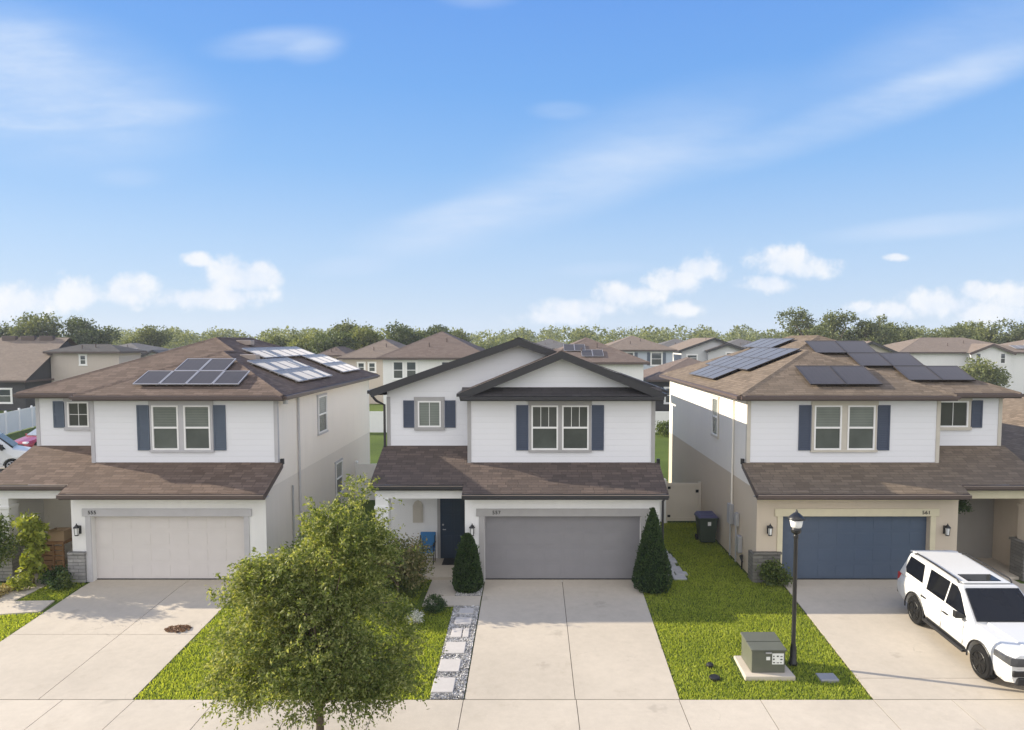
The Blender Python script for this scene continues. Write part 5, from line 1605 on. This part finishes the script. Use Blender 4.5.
FS = dict(
    tan=shingle('far_tan_shingle', (.185, .145, .115), (.25, .20, .16), (.21, .17, .14), .4, .2),
    brown=shingle('far_brown_shingle', (.135, .10, .082), (.20, .155, .13), (.165, .13, .11), .4, .2),
    grey=shingle('far_grey_shingle', (.11, .105, .10), (.17, .16, .155), (.14, .135, .13), .4, .2),
    dark=shingle('far_dark_shingle', (.06, .055, .055), (.09, .085, .082), (.07, .068, .068), .4, .2))
FW = dict(beige=stucco('far_beige_wall', (.50, .45, .39)), white=stucco('far_white_wall', (.76, .75, .73)), grey=stucco('far_grey_wall', (.55, .55, .55)),
          blue=stucco('far_blue_grey_wall', (.46, .50, .56)), tan=stucco('far_tan_wall', (.50, .44, .385)), dark=stucco('far_dark_wall', (.06, .058, .06)))
BF, CF = M['brown_fascia'], M['charcoal']

# big house at far left: wide low roof with ridge vents plus a taller block
H = far_house('big tan house with a wide brown roof behind the white fence at far left', -78, -55.2, 76, 90, 3.3, .62, FW['dark'], FS['tan'], BF, 'side', windows=[(-57.5, 1.6, 1.6, 1.5)])
for k_ in range(3):
    m = MB(); x = -62.3 + k_ * 2.2; m.box(x, x + 1.6, 82.4, 82.9, 7.5, 8.15); m.build('ridge_vent', BF, H, bevel=.04)
far_house('taupe two storey house with dark roof right of the wide brown roof', -55.0, -47.2, 80, 84.5, 6.35, .30, FW['tan'], FS['dark'], BF, 'hip', windows=[(-51.3, 5.4, .7, 1.1)])
far_house('grey house with rounded white front gable and solar panels at left', -58, -46, 104, 116, 5.3, .30, FW['grey'], FS['grey'], CF, 'hip', gables=[(-55.3, 5.0, 1.5, 5.0, .45)], windows=[(-55.3, 4.6, 2.0, 1.3)], panels=[(-51.5, .8, 3, 1)])
far_house('grey roofed low house at left behind the taupe house', -72, -62, 112, 124, 5.6, .28, FW['beige'], FS['grey'], CF, 'hip', panels=[(-66, .8, 2, 1)])
far_house('tan house with low pitched roof behind the gap left of the middle house', -22.8, -14.4, 84, 97, 5.55, .46, FW['tan'], FS['tan'], BF, 'hip', windows=[(-20.5, 4.4, .8, 1.1), (-19.2, 4.4, .8, 1.1)])
far_house('small tan house with reddish roof before the round trees', -27.8, -24.6, 92, 100, 5.7, .50, FW['tan'], FS['brown'], BF, 'hip')
far_house('white house with brown hip roof and two white framed windows behind the middle house', -14.7, -4.4, 69, 82, 5.95, .46, FW['white'], FS['brown'], BF, 'hip', windows=[(-13.2, 4.7, 1.0, 1.7), (-11.9, 4.7, 1.0, 1.7), (-8.5, 4.7, .9, 1.7), (-6.9, 4.7, .9, 1.7)])
far_house('white house with solar panels on its brown roof right of the middle gable', .6, 10.2, 64, 77, 5.65, .42, FW['white'], FS['brown'], BF, 'hip', windows=[(5.4, 4.0, 2.0, 1.7)], panels=[(3.0, 2.4, 2, 1), (4.6, 1.1, 2, 1)])
far_house('blue grey house with dark shutters behind the white house with panels', 9.9, 19.9, 99, 111, 6.3, .36, FW['blue'], FS['tan'], BF, 'hip', windows=[(13.6, 5.0, 1.5, 1.8), (17.6, 5.0, 1.5, 1.8)], shutters=M['shutter_blue'])
far_house('brown roofed low patio house between the middle and right houses', 12.6, 23, 74, 86, 3.5, .38, FW['dark'], FS['brown'], BF, 'hip', windows=[(15, 1.8, 1.8, 1.6)])
far_house('white house with dark edged front gables behind the right house', 22.4, 32, 105, 118, 6.1, .36, FW['grey'], FS['tan'], CF, 'gable', windows=[(24.0, 5.0, 1.5, .9), (29.4, 5.4, 1.0, .8)], gables=[(29.0, 5.6, .8, 6.1, .34)])
far_house('pale roofed house with one dark gable edge behind the right roof', 41.8, 48, 93, 106, 6.0, .42, FW['beige'], FS['tan'], CF, 'gable', windows=[(45, 5.0, 1.2, 1.2)])
far_house('long white house with tan roof and a grey front gable at far right', 50, 68, 95, 107, 6.05, .30, FW['white'], FS['tan'], BF, 'hip', gables=[(61.6, 5.4, 1.0, 6.0, .40)], windows=[(59.9, 5.2, .7, 1.4), (63.2, 5.2, .7, 1.4)], panels=[(66, 1.2, 3, 1)])
far_house('white house with tan roof at the right edge beyond the grey gable', 69.5, 80, 98, 110, 6.2, .30, FW['white'], FS['tan'], BF, 'hip', panels=[(70, 1, 2, 1)])
for x0_, lb in ((-40, 'distant grey roofed house left of the round trees'), (24, 'distant grey roofed house behind the patio roof'), (37, 'distant grey roofed house right of the front gables'), (-2, 'distant dark roofed house behind the middle gable')):
    far_house(lb, x0_, x0_ + 11, 138, 150, 6.0, .32, FW['beige'], FS['grey'], CF, 'hip', windows=[(x0_ + 3, 5, 1.2, 1.4), (x0_ + 8, 5, 1.2, 1.4)])
# single storey neighbour at the right edge
far_house('single storey house with wide brown roof at the right edge', 19.0, 30, 22.4, 38, 2.95, .42, M['tan_stucco'], M['shingle_right'], BF, 'hip', windows=[(22, 1.5, 1.6, 1.4)], oh=.45, group='houses in the front row')
bpy.data.objects[-1] if False else None

# ------------------------------------------------------------------ trees behind
def far_tree(label, x, y, h, w, mat, n=420, size=.55, open_=False, name='background_tree', lobes=7, seed=None, trunk_h=.35):
    rr = np.random.default_rng(seed if seed is not None else int(abs(x * 13 + y * 7)))
    T = thing(name, (x, y, -.05), label, 'tree', 'trees beyond the houses')
    bl = []
    for i in range(lobes):
        a = rr.uniform(0, 6.28); r_ = w / 2 * rr.uniform(.15, .62); zc = h * rr.uniform(.45, .84) if not open_ else h * rr.uniform(.5, .9)
        q = w * rr.uniform(.16, .28) * (.62 if open_ else 1)
        bl.append((x + r_ * math.cos(a), y + r_ * math.sin(a), zc, q * 1.15, q * 1.15, min(q * .85, h - zc + .2)))
    if not open_: bl.append((x, y, h * .55, w * .36, w * .36, h * .33))
    per = 8; nc = n
    P, d = blob_points(bl, nc, .6)
    C = np.repeat(P, per, 0) + NR.normal(0, size * .7, (nc * per, 3)); D = np.repeat(d, per, 0) + NR.normal(0, .8, (nc * per, 3))
    S = size * NR.uniform(.5, 1.2, len(C))
    leaves('crown', C, D, S, S * .7, mat, T)
    mb = MB(); branchy(mb, (x, y, -.1), (x + rr.uniform(-.3, .3), y, h * .55), w * .035 + .08, w * .015 + .03, [tuple(b[:3]) for b in bl], int(x))
    mb.build('trunk', M['bark'], T, smooth=True)
    return T


LF, LL, LD = M['leaf_far'], M['leaf_far_light'], M['leaf_far_dark']
ft = [  # px-like spread along the horizon, in metres
    (-92, 118, 12.0, 11, LD, 'dark wide tree behind the roof at the far left edge'), (-84, 120, 12.6, 11, LF, 'tall green tree behind the ridge vents at far left'), (-77, 122, 12.2, 10, LD, 'dark tree right of the tall one at far left'),
    (-71, 128, 11.0, 9, LF, 'lower green tree above the taupe house'),
    (-39, 112, 9.6, 8, LF, 'pale round tree left of the bright round one'), (-33.5, 104, 9.3, 8, LL, 'bright round tree above the left solar panels'), (-28.8, 100, 8.8, 7, LD, 'dark low tree beside the bright round tree'),
    (-27.5, 112, 11.4, 8.5, LF, 'tall dark topped tree behind the small reddish roof'), (-24, 104, 10.6, 8, LL, 'bright broad tree right of the small reddish roof'), (-20.5, 116, 10.6, 9, LD, 'dark spreading tree behind the tan house'), (-16.6, 122, 11.0, 6, LD, 'dark pointed tree left of the brown hip roof'), (-14, 128, 9.8, 8, LF, 'grey green tree touching the brown hip roof'),
    (43, 108, 13.6, 11, LF, 'tall open tree with wispy crown behind the right roof'), (48, 112, 12.6, 9, LF, 'second open tree right of the tall wispy one'), (53, 110, 12.8, 9, LF, 'dark open tree above the pale roofed house'), (57, 118, 10.4, 9, LF, 'lower tree left of the long white house'),
    (64, 122, 11.4, 11, LF, 'broad green tree behind the long white house'), (71, 118, 11.8, 11, LF, 'leafy tree above the grey front gable'), (78, 124, 11.4, 11, LL, 'pale green tree at the right edge of the skyline'), (85, 120, 11.4, 11, LF, 'green tree cut by the right edge of the picture')]
for i, (x, y, h, w, mt, lb) in enumerate(ft):
    op = 43 <= x <= 53
    far_tree(lb, x, y, h, w, mt, n=1100 if not op else 520, size=.42 if not op else .36, open_=op, lobes=11 if op else 8, seed=i + 3)
plant('leafy_shrub', 'bright green bush before the grey gable at far right', 'shrub', (57.5, 90, 0), [(57.5, 90, 3.2, 2.1, 1.8, 2.2), (59.5, 90, 2.6, 1.6, 1.6, 1.8), (56, 90, 2.4, 1.4, 1.4, 1.6)], 260, 12, .5, LL, .35, ((57.5, 90, 2.5), .15, .08, 8))
plant('leafy_shrub', 'yellow green shrub by the back fence right of the middle house', 'shrub', (10.6, 55.5, 0), [(10.6, 55.5, .6, .9, .7, .6)], 80, 14, .2, M['leaf_shrub'], .12)

# the wood on the horizon reads as one mass
def wood():
    rr = np.random.default_rng(77)
    Cs, Ss = [], []
    for i in range(330):
        x = rr.uniform(-260, 260); y = rr.uniform(185, 275)
        if abs(x) > y * .95: continue
        h = rr.uniform(9.0, 11.6) + (y - 185) * .012; w = rr.uniform(6, 10)
        if x > 0: h += .4
        k = 520
        d = rr.normal(size=(k, 3)); d /= np.linalg.norm(d, axis=1, keepdims=True)
        q = rr.random(k) ** .25
        c = np.array([x, y, h * .55]) + d * q[:, None] * [w / 2, w / 2, h * .45] + rr.normal(0, .25, (k, 3))
        Cs.append(c); Ss.append(rr.uniform(.45, .95, k))
    C = np.concatenate(Cs); S = np.concatenate(Ss)
    ob = leaves('distant_wood', C, NR.normal(0, 1, C.shape), S, S * .75, M['leaf_far_light'])
    tag(ob, 'long band of green woodland along the horizon', 'woodland', kind='stuff')


wood()

# ------------------------------------------------------------------ sky, sun, camera
W = bpy.data.worlds.new('World'); sc.world = W; W.use_nodes = True
t = W.node_tree; t.nodes.clear()
out = t.nodes.new('ShaderNodeOutputWorld'); bg = t.nodes.new('ShaderNodeBackground'); t.links.new(bg.outputs[0], out.inputs[0])
sky = t.nodes.new('ShaderNodeTexSky'); sky.sky_type = 'NISHITA'; sky.sun_disc = False
sky.sun_elevation = math.asin(SUN.z); sky.sun_rotation = math.atan2(SUN.x, SUN.y)
sky.air_density = 1.0; sky.dust_density = .4; sky.ozone_density = 2.0; sky.altitude = 0
SKY_STRENGTH = .10
bg.inputs[1].default_value = SKY_STRENGTH
gen = t.nodes.new('ShaderNodeTexCoord').outputs['Generated']
sp = t.nodes.new('ShaderNodeSeparateXYZ'); t.links.new(gen, sp.inputs[0])
ysafe = mathn(t, 'MAXIMUM', sp.outputs[1], .02)
pu = mathn(t, 'DIVIDE', sp.outputs[0], ysafe); pv = mathn(t, 'DIVIDE', sp.outputs[2], ysafe)
front = maprange(t, sp.outputs[1], .15, .35, 0, 1, True)
cb = t.nodes.new('ShaderNodeCombineXYZ'); t.links.new(pu, cb.inputs[0]); t.links.new(pv, cb.inputs[1])
PV = cb.outputs[0]


def U_(px): return (px - 532) / 700.0
def V_(py): return (340 - py) / 700.0 * 1.01


def ellipse(cx, cy, rx, ry, ang=0.0, vec=PV):
    mp = t.nodes.new('ShaderNodeMapping'); mp.vector_type = 'TEXTURE'
    mp.inputs['Location'].default_value = (U_(cx), V_(cy), 0); mp.inputs['Rotation'].default_value = (0, 0, rad(ang)); mp.inputs['Scale'].default_value = (rx / 700, ry / 700, 1)
    t.links.new(vec, mp.inputs[0])
    ln = t.nodes.new('ShaderNodeVectorMath'); ln.operation = 'LENGTH'; t.links.new(mp.outputs[0], ln.inputs[0])
    return mathn(t, 'SUBTRACT', 1.0, ln.outputs['Value'])


def union(lst):
    a = lst[0]
    for b in lst[1:]: a = mathn(t, 'MAXIMUM', a, b)
    return a


n1 = noise(t, PV, 19, 8, .62)
cum = union([ellipse(*e) for e in ((30, 300, 45, 22), (75, 296, 45, 20), (130, 292, 34, 18), (8, 306, 40, 22), (235, 280, 42, 24), (262, 276, 26, 18), (198, 262, 22, 9), (190, 300, 40, 12), (225, 298, 60, 14),
                                     (700, 270, 28, 18), (672, 284, 42, 16), (630, 296, 48, 14), (580, 310, 56, 13), (680, 310, 26, 10), (560, 318, 50, 10),
                                     (785, 265, 40, 19), (800, 270, 40, 15), (770, 285, 34, 11), (892, 259, 16, 5),
                                     (975, 293, 24, 12), (940, 305, 50, 17), (1015, 300, 30, 16), (885, 312, 40, 12), (860, 308, 20, 8), (1000, 315, 70, 14))])
cumd = maprange(t, mathn(t, 'ADD', cum, mathn(t, 'MULTIPLY', mathn(t, 'SUBTRACT', n1, .52), 2.3)), -.12, .62, 0, .88, True)
# high thin cloud: soft streaks
mp = t.nodes.new('ShaderNodeMapping'); mp.inputs['Rotation'].default_value = (0, 0, rad(-16)); mp.inputs['Scale'].default_value = (1.7, 7.0, 1); t.links.new(PV, mp.inputs[0])
n2 = noise(t, mp.outputs[0], 1.9, 9, .66)
wl = []
for e, k in (((40, 95, 230, 95, -12), .75), ((120, 122, 140, 16, 2), .45), ((60, 128, 100, 12, 0), .5), ((30, 60, 90, 45, 0), .35), ((280, 55, 85, 20, 5), .55), ((320, 62, 40, 16, 8), .4), ((480, 12, 50, 14, 0), .4),
             ((880, 112, 260, 28, 19), .62), ((560, 195, 240, 42, 19), .52), ((430, 232, 110, 30, 12), .4), ((940, 60, 200, 60, 20), .32), ((640, 150, 240, 60, 17), .28),
             ((935, 228, 150, 15, 6), .58), ((350, 268, 60, 14, 4), .45), ((470, 215, 90, 20, 10), .35), ((560, 118, 40, 12, 0), .3), ((135, 182, 45, 14, 0), .25), ((600, 270, 70, 10, 3), .3)):
    q = maprange(t, ellipse(*e), 0, .75, 0, k, True)
    wl.append(q)
ws_ = wl[0]
for q in wl[1:]: ws_ = mathn(t, 'ADD', ws_, q)
ws_ = mathn(t, 'MINIMUM', ws_, 1.0)
wisp = mathn(t, 'MULTIPLY', ws_, maprange(t, n2, .25, .76, .34, .95, True))
# thin milky layer toward the horizon
K = .187
ramp = t.nodes.new('ShaderNodeValToRGB'); re = ramp.color_ramp.elements
SKYR = [(0.0, (.62, .74, .91)), (.13, (.45, .645, .925)), (.23, (.285, .53, .92)), (.33, (.195, .44, .90)), (.46, (.145, .355, .87)), (1.0, (.07, .24, .70))]
for i, (p_, c_) in enumerate(SKYR):
    x_ = re[i] if i < 2 else re.new(p_)
    x_.position = p_; x_.color = (*c_, 1)
elev = mathn(t, 'MAXIMUM', sp.outputs[2], 0.0)
t.links.new(mathn(t, 'MULTIPLY', elev, 1.0), ramp.inputs[0])
air = mixc(t, 1.0, ramp.outputs[0], (1 / K, 1 / K, 1 / K), 'MULTIPLY')
SKYC = mixc(t, .92, sky.outputs[0], air)
# added bright sky behind the camera, unseen, brightens the shaded house fronts
fill_sky = mathn(t, 'MULTIPLY', maprange(t, sp.outputs[1], .05, -.35, 0, 1, True), maprange(t, noise(t, gen, 2.2, 5), .25, .7, .55, 1.0, True))
SKYC = mixc(t, fill_sky, SKYC, (9.2, 9.0, 9.1))
CLOUD = mixc(t, maprange(t, mathn(t, 'ADD', mathn(t, 'MULTIPLY', n1, 1.0), mathn(t, 'MULTIPLY', noise(t, PV, 7, 5), .7)), .62, 1.05, 0, 1, True), (4.25, 4.65, 5.3), (5.25, 5.3, 5.4))
HAZEC = (4.0, 4.7, 5.9)
def fr_(x): return mathn(t, 'MULTIPLY', x, front)
c2 = mixc(t, fr_(wisp), SKYC, (3.6, 4.25, 5.3))
c3 = mixc(t, fr_(cumd), c2, CLOUD)
t.links.new(c3, bg.inputs[0])

L = bpy.data.lights.new('sun', 'SUN'); L.energy = 5.0; L.angle = rad(.53); L.color = (1.0, .89, .72)
so = bpy.data.objects.new('sun', L); COL.objects.link(so); so.location = (-60, 15, 40)
so.rotation_euler = (-SUN).to_track_quat('-Z', 'Y').to_euler()

cam = bpy.data.cameras.new('camera'); cam.sensor_fit = 'HORIZONTAL'; cam.sensor_width = 36; cam.lens = 36 * 700 / 1024
cam.shift_x = -(532 - 512) / 1024; cam.shift_y = (384 - 365) / 1024
cam.clip_start = .1; cam.clip_end = 3000
co = bpy.data.objects.new('camera', cam); COL.objects.link(co)
co.location = (0, 0, CAM_H); co.rotation_euler = (rad(90 - 3.6), 0, 0)
sc.camera = co

sc.view_settings.view_transform = 'Standard'; sc.view_settings.look = 'None'; sc.view_settings.gamma = 1.0; sc.view_settings.use_curve_mapping = False
sc.view_settings.exposure = .9
hz = MB(); hz.box(-420, 420, -30, 420, -1.6, 17.5)
ho = hz.build('haze', [], None); ho['kind'] = 'stuff'; ho['label'] = 'thin pale air between the camera and the far trees'
hm = bpy.data.materials.new('haze'); hm.use_nodes = True; ht = hm.node_tree; ht.nodes.clear()
hv = ht.nodes.new('ShaderNodeVolumePrincipled'); hv.inputs['Density'].default_value = .0004; hv.inputs['Color'].default_value = (.86, .92, 1.0, 1)
hout = ht.nodes.new('ShaderNodeOutputMaterial'); ht.links.new(hv.outputs[0], hout.inputs['Volume']); ho.data.materials.append(hm)
sc.render.engine = 'CYCLES'
sc.cycles.max_bounces = 8; sc.cycles.transparent_max_bounces = 8
